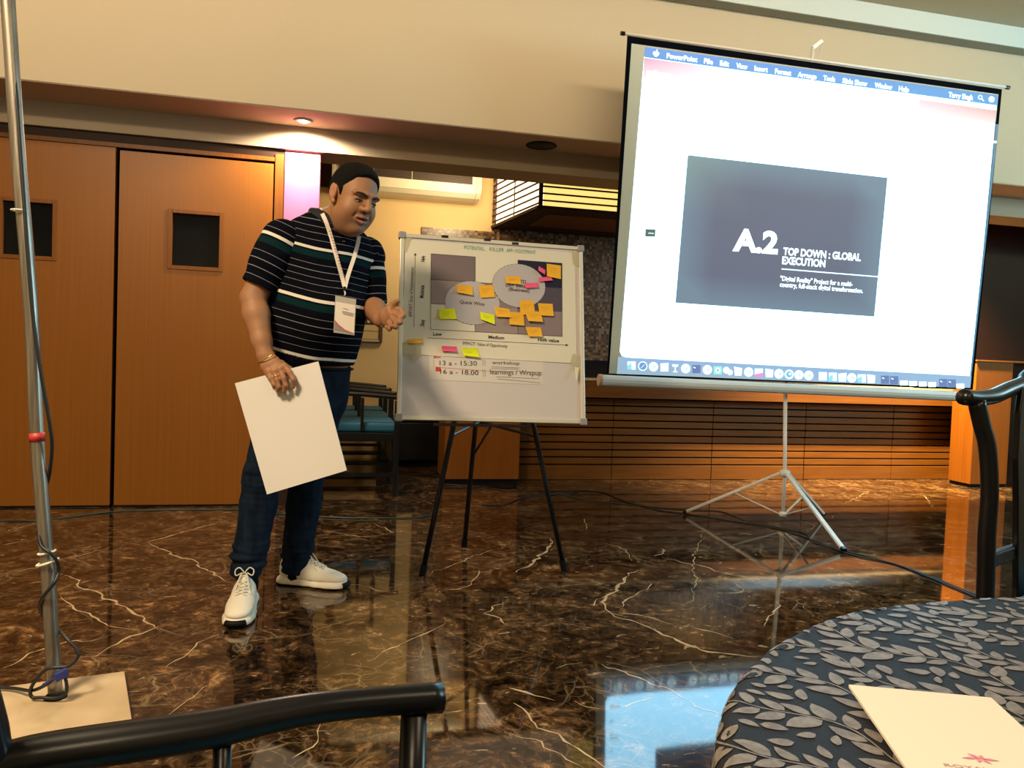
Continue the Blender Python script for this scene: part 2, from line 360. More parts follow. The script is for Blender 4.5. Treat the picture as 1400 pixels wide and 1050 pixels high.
for _ in range(42):    # short random strays beyond the traced ones
    a = np.array([rng.uniform(-3.5, 7), rng.uniform(-2.5, 5.4), 0]); an = rng.uniform(0, 6.28); L_ = rng.uniform(.08, .4)
    P = [a]; 
    for k in range(int(L_/.03)):
        an += rng.randn()*.25; P.append(P[-1]+.03*np.array([math.cos(an), math.sin(an), 0]))
    vs = []; m = len(P)
    if m < 3: continue
    for i in range(m):
        t = nrm(P[min(i+1, m-1)]-P[max(i-1, 0)]); s_ = np.array([-t[1], t[0], 0]); ww = .006*rng.rand()+.001
        vs += [P[i]+s_*ww/2+[0, 0, .0003], P[i]-s_*ww/2+[0, 0, .0003]]
    vb.add(vs, [(2*i, 2*i+1, 2*i+3, 2*i+2) for i in range(m-1)])
tag(vb.build('marble_vein', VE, fo), kind='stuff')

struct(MB().box((-5.1, -4.5, 0), (-5, 7.6, 3.5)).build('wall_left', M['plaster']))
struct(MB().box((8.6, -4.5, 0), (8.7, 7.6, 3.5)).build('wall_right', M['plaster']))
struct(MB().box((-5, -4.6, 0), (8.6, -4.5, 3.5)).build('wall_front', M['plaster']))
struct(MB().box((-5, -4.5, 3.5), (8.6, 4.78, 3.6)).build('ceiling', M['ceiling']))
struct(MB().box((-5, 4.78, 2.42), (8.6, 5.0, 3.6)).add([(-5,4.78,2.42),(8.6,4.78,2.42),(8.6,5.2,2.42),(-5,5.2,2.42)], [(0, 3, 2, 1)]).build('wall_upper', M['plaster']))
# soffit underside and header strip
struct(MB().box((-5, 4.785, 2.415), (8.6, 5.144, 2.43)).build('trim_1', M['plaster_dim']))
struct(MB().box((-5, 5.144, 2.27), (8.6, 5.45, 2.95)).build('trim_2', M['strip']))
# cornice ledge
struct(MB().box((-5, 4.67, 3.36), (8.6, 4.775, 3.372)).build('trim_3', M['trough']))
struct(MB().box((-5, 4.66, 3.358), (8.6, 4.672, 3.499)).build('trim_4', M['trough_face']))
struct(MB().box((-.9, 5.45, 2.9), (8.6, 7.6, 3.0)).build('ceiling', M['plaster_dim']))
struct(MB().box((-.9, 7.4, 0), (8.6, 7.5, 2.9)).build('wall_back', M['yellow_wall']))
struct(MB().box((-.9, 5.45, 0), (-.8, 7.4, 2.9)).build('wall_recess', M['yellow_wall']))
struct(MB().box((-.135, 7.34, 2.50), (.0, 7.399, 2.9)).build('trim_5', M['darkwood']))
# mosaic lining: low on the far wall, full height behind the counter
struct(MB().box((.84, 7.38, 0), (1.52, 7.399, 2.205)).box((1.52, 7.38, 0), (6.4, 7.399, 2.9)).build('wall_mosaic', M['mosaic']))
# left door wall: backing, frame and jamb
struct(MB().box((-5, 5.26, 0), (-2.30, 5.44, 2.27)).box((-5, 5.30, 0), (-.2, 5.44, 2.27)).build('wall_doors', M['blackmatt']))
struct(MB().box((-5, 5.17, 2.205), (-.289, 5.25, 2.268)).build('trim_6', M['darkwood']))
struct(MB().box((-.348, 5.16, 0), (-.290, 5.29, 2.235)).box((-2.2, 5.165, 2.19), (-.35, 5.20, 2.215)).build('trim_7', M['wood_v']))
struct(MB().box((-.289, 5.15, 1.6), (-.074, 5.46, 2.25)).build('trim_8', M['pink']))
struct(MB().box((-.289, 5.15, 0), (-.074, 5.46, 1.599)).build('trim_9', M['darkwood']))  # unseen lower column, split off dark to keep pink out of floor reflections
def door(name, x0, x1, z1, w0, w1, wz0, wz1, y=5.165):
    b = MB()
    for lo, hi in (((x0, y, .012), (w0, y+.045, z1)), ((w1, y, .012), (x1, y+.045, z1)), ((w0, y, .012), (w1, y+.045, wz0)), ((w0, y, wz1), (w1, y+.045, z1))):
        if hi[0]-lo[0] > .001: b.box(lo, hi)
    d = struct(b.build(name, M['door']))
    f = MB()
    for lo, hi in (((w0-.012, y-.006, wz0-.012), (w0+.012, y+.02, wz1+.012)), ((w1-.012, y-.006, wz0-.012), (w1+.012, y+.02, wz1+.012)),
                   ((w0+.012, y-.006, wz0-.012), (w1-.012, y+.02, wz0+.012)), ((w0+.012, y-.006, wz1-.012), (w1-.012, y+.02, wz1+.012))): f.box(lo, hi)
    f.build('window_frame', M['wood_v'], d, bevel=.002)
    MB().box((w0, y+.02, wz0), (w1, y+.028, wz1)).build('window_pane', M['glass_dark'], d)
    MB().box((x0+.001, y+.002, .0), (x1-.001, y+.043, .011)).build('threshold_seal', M['blackmatt'], d)
    return d
door('door_1', -1.248, -.358, 2.172, -.958, -.660, 1.487, 1.832)
door('door_2', -2.180, -1.272, 2.185, -1.885, -1.597, 1.495, 1.832)
door('door_3', -3.10, -2.20, 2.185, -2.80, -2.51, 1.495, 1.832)

# ---------------------------------------------------------------- ceiling fittings
t = thing('ceiling_light', 'small round recessed downlight glowing in the soffit above the right wooden door', 'light', (-.178, 4.988, 2.414))
MB().lathe([(.030, -.001), (.052, -.001), (.055, -.004), (.040, -.010), (.030, -.006)], (-.178, 4.988, 2.414)).build('trim_ring', M['whitemetal'], t, smooth=True)
MB().lathe([(.002, -.011), (.018, -.014), (.022, -.006), (.020, -.001)], (-.178, 4.988, 2.414), 16).build('bulb', M['bulb'], t, smooth=True)
t = thing('ceiling_speaker', 'round dark grille set flush in the soffit left of the projection screen', 'speaker', (1.34, 5.0, 2.414))
MB().lathe([(.10, -.0005), (.103, -.004), (.092, -.006), (.090, -.003)], (1.34, 5.0, 2.414), 32).build('rim', M['blackmatt'], t, smooth=True)
MB().lathe([(.001, -.004), (.089, -.004), (.089, -.001)], (1.34, 5.0, 2.414), 32).build('speaker_grille', M['grille'], t, smooth=True)

# ---------------------------------------------------------------- air conditioner
t = thing('air_conditioner', 'long beige ceiling-hung air conditioner with dark slotted grille behind the man', 'air conditioner', (.67, 7.25, 2.45))
prof = [(7.395, 2.70), (7.12, 2.70), (7.085, 2.685), (7.08, 2.56), (7.10, 2.50), (7.16, 2.46), (7.24, 2.445), (7.395, 2.445)]
b = MB(); k = len(prof); x0, x1 = .03, 1.30
b.add([(x0, y, z) for y, z in prof]+[(x1, y, z) for y, z in prof], [tuple(range(k)), tuple(range(2*k-1, k-1, -1))]+[(i, i+k, (i+1) % k+k, (i+1) % k) for i in range(k)])
b.build('body', M['white_plastic'], t, bevel=.006)
for xa, xb in ((.0, .03), (1.30, 1.345)):
    b = MB(); b.add([(xa, y-.006 if y < 7.39 else y, z) for y, z in prof]+[(xb, y-.006 if y < 7.39 else y, z) for y, z in prof], [tuple(range(k)), tuple(range(2*k-1, k-1, -1))]+[(i, i+k, (i+1) % k+k, (i+1) % k) for i in range(k)])
    b.build('end_cap', M['white_plastic'], t, bevel=.004)
for xa, xb in ((.07, .36), (.375, .70), (.715, 1.255)):
    g = MB().box((xa, 7.072, 2.572), (xb, 7.0815, 2.655)).build('grille', M['grille'], t)
    sb = MB()
    for q in range(6): sb.box((xa, 7.066, 2.577+q*.0135), (xb, 7.0725, 2.581+q*.0135))
    tag(sb.build('grille_bars', M['frame'], g), kind='stuff')
MB().box((.05, 7.10, 2.492), (1.28, 7.112, 2.50)).build('air_flap', M['white_plastic'], t)

# ---------------------------------------------------------------- lattice light box
t = thing('lattice_light_box', 'dark wooden lattice light box glowing warm under the ceiling left of the screen', 'light', (2.3, 6.8, 2.236))
A, B_, C_, D_ = V((1.66, 6.2, 0)), V((1.52, 7.378, 0)), V((3.3, 7.378, 0)), V((3.3, 6.2, 0))
zb, zt = 2.236, 2.899
def at(p, z): return (p[0], p[1], z)
fb = MB()
for p in (A, B_, D_): fb.box((p[0]-.0, p[1]-.0, zb), (p[0]+.032, p[1]+.02 if p is not B_ else p[1], zt)) if p is not B_ else None
fb.bar(at(A, zb+.012), at(B_, zb+.012), .03, .024); fb.bar(at(A, zb+.012), at(D_, zb+.012), .03, .024)
fb.bar(at(A, zt-.015), at(D_, zt-.015), .03, .024)
fb.build('box_frame', M['darkwood'], t)
i1 = A+V((.045, .03, 0)); i2 = B_+V((.035, 0, 0)); i3 = V((3.27, 6.23, 0))
MB().poly([at(i1, zb+.03), at(i2, zb+.03), at(i2, zt), at(i1, zt)]).build('side_shade', M['lamp_hot'], t)
MB().poly([at(i1, zb+.03), at(i3, zb+.03), at(i3, zt), at(i1, zt)]).build('front_shade', M['lamp_soft'], t)
for q in range(11):
    z = zb+.05+.0575*q
    MB().bar(at(A+V((.03, .02, 0)), z+.01), at(B_, z+.01), .012, .012).build('slat', M['darkwood'], t)
    MB().bar(at(A+V((.032, .008, 0)), z+.02), at(D_, z+.02), .012, .013).build('slat', M['darkwood'], t)
MB().bar(at((A+B_)/2+V((.0, 0, 0)), zb+.02), at((A+B_)/2, zt), .008, .008).build('upright', M['darkwood'], t)
MB().slab([at(A+V((.02, .015, 0)), zb), at(B_+V((.02, 0, 0)), zb), at(C_, zb), at(D_+V((0, .015, 0)), zb)], (0, 0, 1), .014).build('underside', M['darkwood'], t)
MB().box((1.80, 6.42, zb-.004), (3.2, 7.05, zb+.001)).build('underside_panel', M['wood'], t)

# ---------------------------------------------------------------- framed picture on the far wall
t = thing('framed_picture', 'brown framed parchment picture with a black painted character on the yellow wall', 'picture', (.30, 7.39, 1.09))
px0, px1, pz0, pz1 = .10, .503, 1.095, 1.60
fb = MB()
for lo, hi in (((px0, 7.36, pz0), (px0+.03, 7.398, pz1)), ((px1-.03, 7.36, pz0), (px1, 7.398, pz1)), ((px0+.03, 7.36, pz0), (px1-.03, 7.398, pz0+.03)), ((px0+.03, 7.36, pz1-.03), (px1-.03, 7.398, pz1))): fb.box(lo, hi)
fo_ = fb.build('picture_frame', M['frame'], t, bevel=.004)
MB().box((px0+.002, 7.352, pz0+.006), (px1-.03, 7.3595, pz0+.024)).build('frame_lip', M['frame_l'], fo_)
MB().box((px0+.02, 7.375, pz0+.02), (px1-.02, 7.385, pz1-.02)).build('artwork', M['parchment'], t)
sb = MB()
def st(x, z, w, h): sb.box((x-w/2, 7.3725, z-h/2), (x+w/2, 7.3752, z+h/2))
for cx, cz in ((.395, 1.315), (.25, 1.315)):
    st(cx, cz+.045, .10, .014); st(cx+.005, cz, .09, .013); st(cx, cz-.047, .115, .015); st(cx, cz, .014, .09); st(cx-.042, cz-.02, .012, .06); st(cx+.038, cz-.02, .01, .05)
st(.30, 1.20, .33, .003)
sb.build('painted_character', M['ink'], t)

t = thing('low_cabinet', 'low black cabinet standing in the dark at the foot of the far wall', 'cabinet', (1.05, 7.1, 0))
MB().box((.56, 6.88, .05), (1.50, 7.36, .40)).build('carcass', M['blackmatt'], t, bevel=.004); MB().box((.60, 6.92, 0), (1.46, 7.34, .05)).build('plinth', M['blackmatt'], t)
MB().box((.55, 6.87, .401), (1.51, 7.37, .42)).build('top', M['black'], t, bevel=.003)
for x_ in (.57, 1.035): MB().box((x_, 6.866, .06), (x_+.455, 6.88, .39)).build('door', M['black'], t, bevel=.003)
# ---------------------------------------------------------------- slatted counter
t = thing('slatted_counter', 'long orange wooden counter with horizontal slatted front behind the projection screen', 'counter', (3.9, 6.2, 0))
cx0, cx1 = 1.515, 6.25
MB().box((cx0, 6.23, .0), (cx1, 6.32, .838)).build('carcass', M['blackmatt'], t)
MB().box((cx0, 6.05, .70), (cx1, 6.075, .838)).build('apron', M['wood'], t, bevel=.002)
MB().box((cx0, 6.04, .839), (cx1, 6.42, .858)).build('countertop', M['slab'], t, bevel=.002)
MB().box((cx0, 6.22, .859), (cx1, 6.40, 1.005)).build('upstand', M['blackgranite'], t)
joints = [cx0, 2.372, 3.297, 4.212, 5.132, 6.25]
bm0 = None
for a, c in zip(joints[:-1], joints[1:]):
    MB().box((a+.003, 6.155, .003), (c-.003, 6.229, .122)).build('kick_board', M['wood'], t, bevel=.0015)
    for q in range(9):
        z = .134+q*.0625
        MB().box((a+.003, 6.160, z), (c-.003, 6.229, z+.050)).build('slat', M['wood'], t, bevel=.0015)
t = thing('wooden_pier', 'plain orange wooden pier at the left end of the counter behind the easel', 'cabinet', (1.2, 6.2, 0))
MB().box((.91, 5.945, .04), (1.51, 6.30, .84)).build('front_panel', M['wood_v'], t, bevel=.003); MB().box((.93, 5.96, 0), (1.50, 6.29, .04)).build('plinth', M['blackmatt'], t)
MB().box((.90, 5.935, .841), (1.513, 6.31, .862)).build('top', M['darkwood'], t, bevel=.002)
t = thing('wooden_pier', 'tall orange wooden pier with lit top edge right of the projection screen', 'cabinet', (5.77, 5.8, 0))
MB().box((5.575, 5.70, .03), (5.965, 5.95, 1.118)).build('front_panel', M['wood_v'], t, bevel=.002); MB().box((5.585, 5.715, 0), (5.96, 5.94, .03)).build('plinth', M['blackmatt'], t)
MB().box((5.565, 5.69, 1.119), (6.9, 5.95, 1.134)).build('top', M['wood'], t, bevel=.002)
MB().box((5.966, 5.80, .0), (6.9, 5.95, 1.117)).build('side_panel', M['darkpanel'], t)
struct(MB().box((5.2, 5.96, 1.136), (8.6, 6.02, 2.9)).box((6.91, 5.95, 0), (8.6, 6.02, 1.136)).build('wall_panel', M['darkpanel']))

# ================================================================ PROJECTION SCREEN
SCC = V((2.945, 4.336, 1.904)); TL, TR, BR, BL = map(V, ((1.653, 4.319, 2.903), (4.253, 4.278, 2.881), (4.237, 4.353, .904), (1.638, 4.394, .927)))
ex = nrm((TR-TL)+(BR-BL)); ez = nrm((TL-BL)+(TR-BR)); en = nrm(np.cross(ex, ez)); 
if en[1] > 0: en = -en
ps = thing('projection_screen', 'large white tripod projection screen with black border showing a bright projected computer desktop', 'screen', (2.87, 4.42, 0))
def sp(px, py, off=0.): return onplane(px, py, SCC, en)+en*off
corn = [(858, 49), (1370, 122), (1330, 533), (830, 512)]
MB().slab([sp(*q) for q in corn], -en, .004).build('black_border', mat('screen_border_black', (.002, .003, .006), .9, spec=.05), ps)
MB().slab([sp(863.5, 59.5, .001), sp(1365, 129, .001), sp(1325.5, 530.5, .001), sp(832.5, 510.5, .001)], -en, .0012).build('screen_fabric', mat('screen_fabric', (.50, .52, .42), .85), ps)
# projected picture: light thrown on the cloth (self-lit)
pj = MB()
WHT = (2.2, 4.8, 6.6); DK = (.055, .07, .115)
def pq(pts, cols, off=.0022):
    if len(cols) == 3 and not hasattr(cols[0], '__len__'): cols = [cols]*len(pts)
    pj.poly([sp(*q, off) for q in pts], cols)
def lerp2(a, b, t): return tuple(a[i]+(b[i]-a[i])*t for i in range(len(a)))
# white window area (left edge, rounded lower left corner)
pq([(880.6, 77), (1362, 143.5), (1327.6, 514), (856, 488.5), (850, 486.5), (847.5, 480)], WHT)
# window edges fade of the projection onto the cloth
# menu bar
pq([(882, 64.5), (1364, 130.5), (1363, 144.5), (880.6, 78.5)], [(.05, .26, .80), (.02, .25, .62), (.03, .30, .72), (.04, .27, .66)], .0030)
# ribbon, upper left, fading into white
seg = 10
for i in range(seg):
    f0, f1 = i/seg, (i+1)/seg
    def cc(f): return lerp2((.72, .34, .52), (1.0, .88, .98), f) if f < .95 else WHT
    p = lambda f, k: lerp2(lerp2((880.4, 79), (985, 93.2), f), lerp2((878.2, 110), (982, 118), f), k)
    pq([p(f0, 0), p(f1, 0), p(f1, .95), p(f0, .95)], [cc(f0), cc(f1), lerp2(cc(f1), (1.2, 1.2, 1.2), .55), lerp2(cc(f0), (1.2, 1.2, 1.2), .55)], .0026)
pq([(884, 97), (918, 101.5), (917, 118), (882.5, 113)], WHT, .0030)
for i in range(6):
    f0, f1 = i/6, (i+1)/6
    p = lambda f, k: lerp2(lerp2((1256, 136), (1362, 151), f), lerp2((1255, 150), (1359.5, 169), f), k)
    cc = lambda f: lerp2((.85, .62, .72), (.75, .40, .38), f)
    pq([p(f0, 0), p(f1, 0), p(f1, 1), p(f0, 1)], [cc(f0), cc(f1), lerp2(cc(f1), (1, 1, 1), .6), lerp2(cc(f0), (1, 1, 1), .6)], .0028)
# dock strip
pq([(845, 487.5), (856, 488.8), (1327.7, 514.4), (1326.2, 530.2), (843, 511)], [(.30, .45, .62), (.25, .42, .70), (.26, .44, .68), (.28, .46, .68), (.30, .45, .56)], .0026)
# slide
SDk = (.080, .098, .175); SDe = (.12, .20, .29)
gx = 6; gy = 5
for i in range(gx):
    for j in range(gy):
        def sq(u, v): return lerp2(lerp2((940, 212), (1213, 243), u), lerp2((923, 414), (1195, 433), u), v)
        def sc(u, v):
            e = min(u, 1-u, v, 1-v); e = max(0, 1-e/.16); c = lerp2(SDk, SDe, e)
            k_ = max(0, 1-math.hypot(u, v)/.35); return lerp2(c, (.20, .34, .32), k_*.6)
        us = (i/gx, (i+1)/gx); vs_ = (j/gy, (j+1)/gy)
        pq([sq(us[0], vs_[0]), sq(us[1], vs_[0]), sq(us[1], vs_[1]), sq(us[0], vs_[1])], [sc(us[0], vs_[0]), sc(us[1], vs_[0]), sc(us[1], vs_[1]), sc(us[0], vs_[1])], .0032)
pq([(1068, 367), (1200, 377.7), (1200, 379.2), (1068, 368.4)], (1.2, 1.9, 2.2), .0040)
# small thumbnail of the outline column
pq([(882, 313), (896, 313.5), (895.6, 324), (881.6, 323.5)], (.05, .10, .09), .003); pq([(886, 318), (893.5, 318.5), (893.5, 320), (886, 319.5)], (.6, 1, 1), .0036)
for (yy, w_) in ((96, 5), (140, 14), (175, 3), (196, 3), (222, 3), (246, 3), (270, 5), (292, 4), (345, 6), (365, 4), (382, 5), (410, 4), (433, 5), (428, 12), (450, 5), (472, 7), (471, 16)):
    x_ = 893-(yy-96)*.105; pq([(x_, yy), (x_+w_, yy+.6), (x_+w_, yy+3.2), (x_, yy+2.6)], (1.0, 1.25, 1.3), .003)
for (x_, yy) in ((1272, 215), (1284, 217), (1300, 219), (1355, 192), (1145, 497)): pq([(x_, yy), (x_+7, yy+.8), (x_+7, yy+4), (x_, yy+3.2)], (1.25, 1.6, 1.75), .003)
# dock icons
def icy(x): return 430+(195+(x-65)*.0563)/2.8
def disc(px, py, r, col, off, n=14): pq([(px+r*math.cos(2*math.pi*k/n)-.0*r, py+r*1.02*math.sin(2*math.pi*k/n)) for k in range(n)], col, off)
LC = (1.1, 1.7, 2.0); BL_ = (.12, .32, .65); TE = (.25, .8, .95)
ico = [(65,'s'),(108,'c2'),(149,'c'),(191,'t'),(232,'l'),(272,'c'),(313,'d'),(355,'c'),(395,'g'),(433,'o'),(473,'t'),(513,'c'),(552,'p'),(592,'t'),(629,'c'),(668,'e'),(705,'c'),(743,'c'),
       (797,'t'),(835,'s'),(872,'t'),(908,'c'),(946,'s'),(982,'t'),(1035,'d'),(1070,'d'),(1107,'w'),(1142,'w'),(1179,'w'),(1215,'w'),(1257,'d'),(1290,'d'),(1323,'w')]
for x, k_ in ico:
    cx = 840+x/2.8; cy = icy(x); 
    if k_ in 'stdgpo' or k_ == 'w':
        w_, h_ = (5.6, 5.6) if k_ != 'w' else (5.2, 3.2); cy2 = cy+(3 if k_ == 'w' else 0)
        if k_ == 'o': disc(cx-2, cy-1, 4.6, LC, .0030); disc(cx+3, cy+2, 3.8, LC, .0032); continue
        tl = .0 if k_ != 't' else rng.uniform(-1.5, 1.5)
        pq([(cx-w_, cy2-h_+tl), (cx+w_, cy2-h_-tl), (cx+w_-abs(tl), cy2+h_), (cx-w_+abs(tl), cy2+h_)], {'s': LC, 't': LC, 'd': (.09, .17, .42), 'g': (.3, .9, .8), 'p': LC, 'w': (1.6, 2.4, 2.8)}[k_], .0030)
        if k_ == 's': pq([(cx-w_, cy), (cx, cy-h_*.6), (cx, cy+h_), (cx-w_, cy+h_)], TE, .0036)
        if k_ == 'p': pq([(cx-w_, cy+2), (cx+w_, cy), (cx+w_, cy+h_), (cx-w_, cy+h_)], (.9, .25, .7), .0036)
        if k_ == 'd': pq([(cx-w_*.7, cy-h_*.6), (cx-w_*.2, cy-h_*.4), (cx-w_*.2, cy-h_*.2), (cx-w_*.7, cy-h_*.3)], LC, .0036)
        if k_ == 'g': disc(cx, cy, 3.6, LC, .0034); disc(cx, cy, 1.8, (.2, .6, .5), .0037)
    elif k_ == 'l':
        pq([(cx-4.5, cy-5), (cx+4.5, cy-4.6), (cx+3.4, cy-1.5), (cx-3.6, cy-1.8)], LC, .003); pq([(cx-.7, cy-2), (cx+.7, cy-2), (cx+.7, cy+5), (cx-.7, cy+5)], LC, .003); pq([(cx-3, cy+4.6), (cx+3, cy+4.8), (cx+3, cy+6), (cx-3, cy+5.8)], LC, .003)
    else:
        disc(cx, cy, 6.4, LC, .0030); 
        if k_ == 'c2': disc(cx, cy, 5.2, BL_, .0033); pq([(cx-3.4, cy+3), (cx+.6, cy-1), (cx+3.6, cy-3.4), (cx-.4, cy+1)], (1.6, 1.4, 1.6), .0037)
        elif k_ == 'e': disc(cx, cy, 4.2, (.12, .55, .75), .0033); disc(cx+1, cy-.6, 1.8, LC, .0037)
        else: disc(cx+1, cy, 2.2, lerp2(LC, TE, .6), .0033)
# small apple-shaped mark, magnifier, face button in the menu bar
ap = (2.0, 2.8, 3.2)
disc(895, 73.2, 2.7, ap, .0040, 10); disc(898.2, 73.7, 2.7, ap, .0041, 10); disc(896.5, 75.2, 2.6, ap, .0042, 10); pq([(896.6, 70.4), (897.2, 68.6), (898.8, 67.6), (898.4, 69.4)], ap, .0042)
for k_ in range(12):
    a0, a1 = 2*math.pi*k_/12, 2*math.pi*(k_+1)/12; c0 = (1339.5, 133.2)
    pq([(c0[0]+3*math.cos(a0), c0[1]+3*math.sin(a0)), (c0[0]+3*math.cos(a1), c0[1]+3*math.sin(a1)), (c0[0]+2.1*math.cos(a1), c0[1]+2.1*math.sin(a1)), (c0[0]+2.1*math.cos(a0), c0[1]+2.1*math.sin(a0))], ap, .0040)
pq([(1341.3, 135.8), (1342.2, 135), (1344.6, 138), (1343.8, 138.8)], ap, .0040)
disc(1355, 136, 4, ap, .0040); disc(1354, 135.2, .8, (.2, .5, .9), .0044, 6); disc(1356.6, 135.6, .8, (.2, .5, .9), .0044, 6)
def stx(s, a, b, hpx, bold=.0, col=ap, off=.004):
    p0, p1 = sp(*a), sp(*b); d = 4.9
    put_text(pj, s, p0, p1, en, hpx*np.dot(p0-EYE, CM@[0, 0, 1])/FPX, off=off, bold=bold, col=col)
for s, a, b in (('PowerPoint', (911, 79.5), (952.8, 85.2)), ('File', (962, 86.6), (974, 88.3)), ('Edit', (983.6, 89.6), (996, 91.3)), ('View', (1006, 92.9), (1021.5, 95)), ('Insert', (1031, 96.6), (1049, 99)),
                ('Format', (1059, 100.6), (1081, 103.6)), ('Arrange', (1090, 105), (1115.5, 108.4)), ('Tools', (1125, 109.9), (1141, 112)), ('Slide Show', (1151, 113.6), (1185, 118)), ('Window', (1195, 119.6), (1219, 122.8)),
                ('Help', (1228, 124.3), (1242, 126.2)), ('Tarry Singh', (1296, 132.6), (1329, 137))):
    stx(s, a, b, 6.4, .03)
SW = (1.7, 2.3, 2.6)
stx('A.2', (1001, 341.5), (1062.6, 346.3), 28, .045, SW)
stx('TOP DOWN : GLOBAL', (1070, 348.2), (1176, 356.8), 9.6, .035, SW); stx('EXECUTION', (1068.6, 360.6), (1127.5, 365.2), 9.6, .035, SW)
stx('"Digital Reality" Project for a multi-', (1066, 383.5), (1165, 391.5), 6.2, .02, SW); stx('country, full-stack digital transformation.', (1065.5, 391.8), (1179, 400.6), 6.2, .02, SW)
pj.build('projected_picture', PROJ, ps, cols=True)
# picture light that spills on the right border
MB().poly([sp(1361.4, 170, .0024), sp(1365, 170, .0024), sp(1327.8, 515, .0024), sp(1325.6, 515, .0024)], [(.03, .17, .32)]*4).build('border_spill', PROJ, ps, cols=True)
# case, end caps, top rod
c0 = (sp(817, 519.5)+sp(819, 519.5))/2; c1 = sp(1336, 543)
dirx = nrm(c1-c0); dz = nrm(ez-dirx*np.dot(ez, dirx)); dn = np.cross(dirx, dz)
def prism(mb, a, b, prof):
    k = len(prof); mb.add([a+dz*q[1]+dn*q[0] for q in prof]+[b+dz*q[1]+dn*q[0] for q in prof], [tuple(range(k)), tuple(range(2*k-1, k-1, -1))]+[(i, i+k, (i+1) % k+k, (i+1) % k) for i in range(k)]); return mb
pr = [(.03*math.cos(a), .034*math.sin(a)) for a in [i*math.pi/6+.26 for i in range(12)]]
prism(MB(), c0+dirx*.02, c1-dirx*.02, pr).build('screen_case', M['whitemetal'], ps, bevel=.003)
prism(MB(), c0, c0+dirx*.02, [(q[0]*1.12, q[1]*1.12) for q in pr]).build('end_cap', mat('tan_cap', (.50, .33, .20), .5), ps, bevel=.003)
prism(MB(), c1-dirx*.02, c1, [(q[0]*1.12, q[1]*1.12) for q in pr]).build('end_cap', mat('cream_cap', (.60, .50, .36), .5), ps, bevel=.003)
tp0, tp1 = sp(853, 46), sp(1376, 119.5)
MB().tube([tp0, tp1], .009, 8).build('top_rod', M['whitemetal'], ps, smooth=True)
for q, s_ in ((tp0, -1), (tp1, 1)): MB().tube([q-ex*.004*s_, q+ex*.02*s_], .013, 8).build('rod_cap', M['black'], ps)
pb = V((2.895, 4.43, 0)); back = -en*.045
ptop = sp(1118, 60)-en*.05
pbot = pb+V((0, 0, .06)); phub = pb+V((0, 0, .325))
pcase = (c0+c1)/2*0+sp(1081, 535)-en*.06
MB().tube([pbot, phub, pcase], .0125, 10).build('pole', M['whitemetal'], ps, smooth=True)
MB().tube([pcase, ptop], .010, 8).build('upper_pole', M['whitemetal'], ps, smooth=True)
MB().bar(ptop-V((0, 0, .01)), ptop+V((.05, -.02, .035)), .012, .02).bar(ptop+V((.05, -.02, .035)), sp(1119, 85)+V((0, 0, .01)), .004, .004).build('top_hook', M['alu'], ps)
MB().lathe([(.02, -.02), (.034, -.015), (.036, .012), (.022, .025)], phub, 16).build('hub', M['whitemetal'], ps, smooth=True)
MB().lathe([(.016, -.015), (.024, -.01), (.024, .012), (.016, .016)], pbot, 16).build('collar', M['whitemetal'], ps, smooth=True)
for fpx in ((934, 701), (1155, 753), (1127, 704)):
    f_ = fl(*fpx, .012); o_ = nrm(np.array([f_[0]-pb[0], f_[1]-pb[1], 0])); a_ = phub+o_*.03+V((0, 0, -.0))
    b_2 = a_+(f_-a_)*.965
    MB().bar(a_, b_2, .026, .018).build('leg', M['whitemetal'], ps, bevel=.004)
    MB().bar(b_2, f_, .030, .024).build('foot', M['black'], ps, bevel=.005)
    mid = a_+(f_-a_)*.46
    MB().bar(pbot+o_*.02, mid-V((0, 0, .008)), .014, .008).build('brace', M['whitemetal'], ps, bevel=.002)

# ================================================================ EASEL AND BOARD
eb = thing('flipchart_easel', 'white framed presentation board on a black tripod easel beside the man', 'easel', (.76, 3.7, 0))
bTL, bTR, bBR, bBL = map(V, ((.319, 3.569, 1.547), (1.169, 3.565, 1.543), (1.164, 3.407, .725), (.314, 3.411, .73)))
BC = (bTL+bTR+bBR+bBL)/4; bx = nrm((bTR-bTL)+(bBR-bBL)); bz = nrm((bTL-bBL)+(bTR-bBR)); bn = nrm(np.cross(bx, bz))
if bn[1] > 0: bn = -bn
def bp_(px, py, off=0.): return onplane(px, py, BC, bn)+bn*off
MB().slab([bTL, bTR, bBR, bBL], -bn, .016).build('board_panel', M['board'], eb)
for a, c in ((bTL, bTR), (bBL, bBR)):
    MB().bar(a+bx*.01-bn*.004, c-bx*.01-bn*.004, .022, .018, up=bz).build('board_frame', M['alu'], eb, bevel=.002)
for a, c in ((bTL, bBL), (bTR, bBR)):
    MB().bar(a-bz*.01-bn*.004, c+bz*.01-bn*.004, .022, .018, up=bx).build('board_frame', M['alu'], eb, bevel=.002)
for a in (bTL, bTR, bBR, bBL): 
    MB().obox(a-bn*.003, bx*.017, bz*.017, bn*.0145).build('corner_cap', M['grey_cap'], eb, bevel=.006)
apex = W(674.5, 321, 3.72)
for nm, fp, off in (('left', (577, 787), 0), ('right', (771.5, 780), 0), ('back', (634.5, 748), 0)):
    f_ = fl(*fp, .0); d_ = nrm(apex-f_); a_ = f_+d_*.03
    MB().tube([a_, apex+(f_-apex)*.06], .0125, 8).build('leg', M['black'], eb, smooth=True); MB().tube([f_+V((0, 0, .0)), f_+d_*.05], .016, 8).build('foot', M['blackmatt'], eb)
MB().lathe([(.02, -.05), (.045, -.045), (.045, 0), (.02, .01)], apex+(fl(640, 760)-apex)*.02, 12).build('head_block', M['black'], eb)
LL = lambda t: apex+(fl(577, 787)-apex)*t; RR = lambda t: apex+(fl(771.5, 780)-apex)*t; KK = lambda t: apex+(fl(634.5, 748)-apex)*t
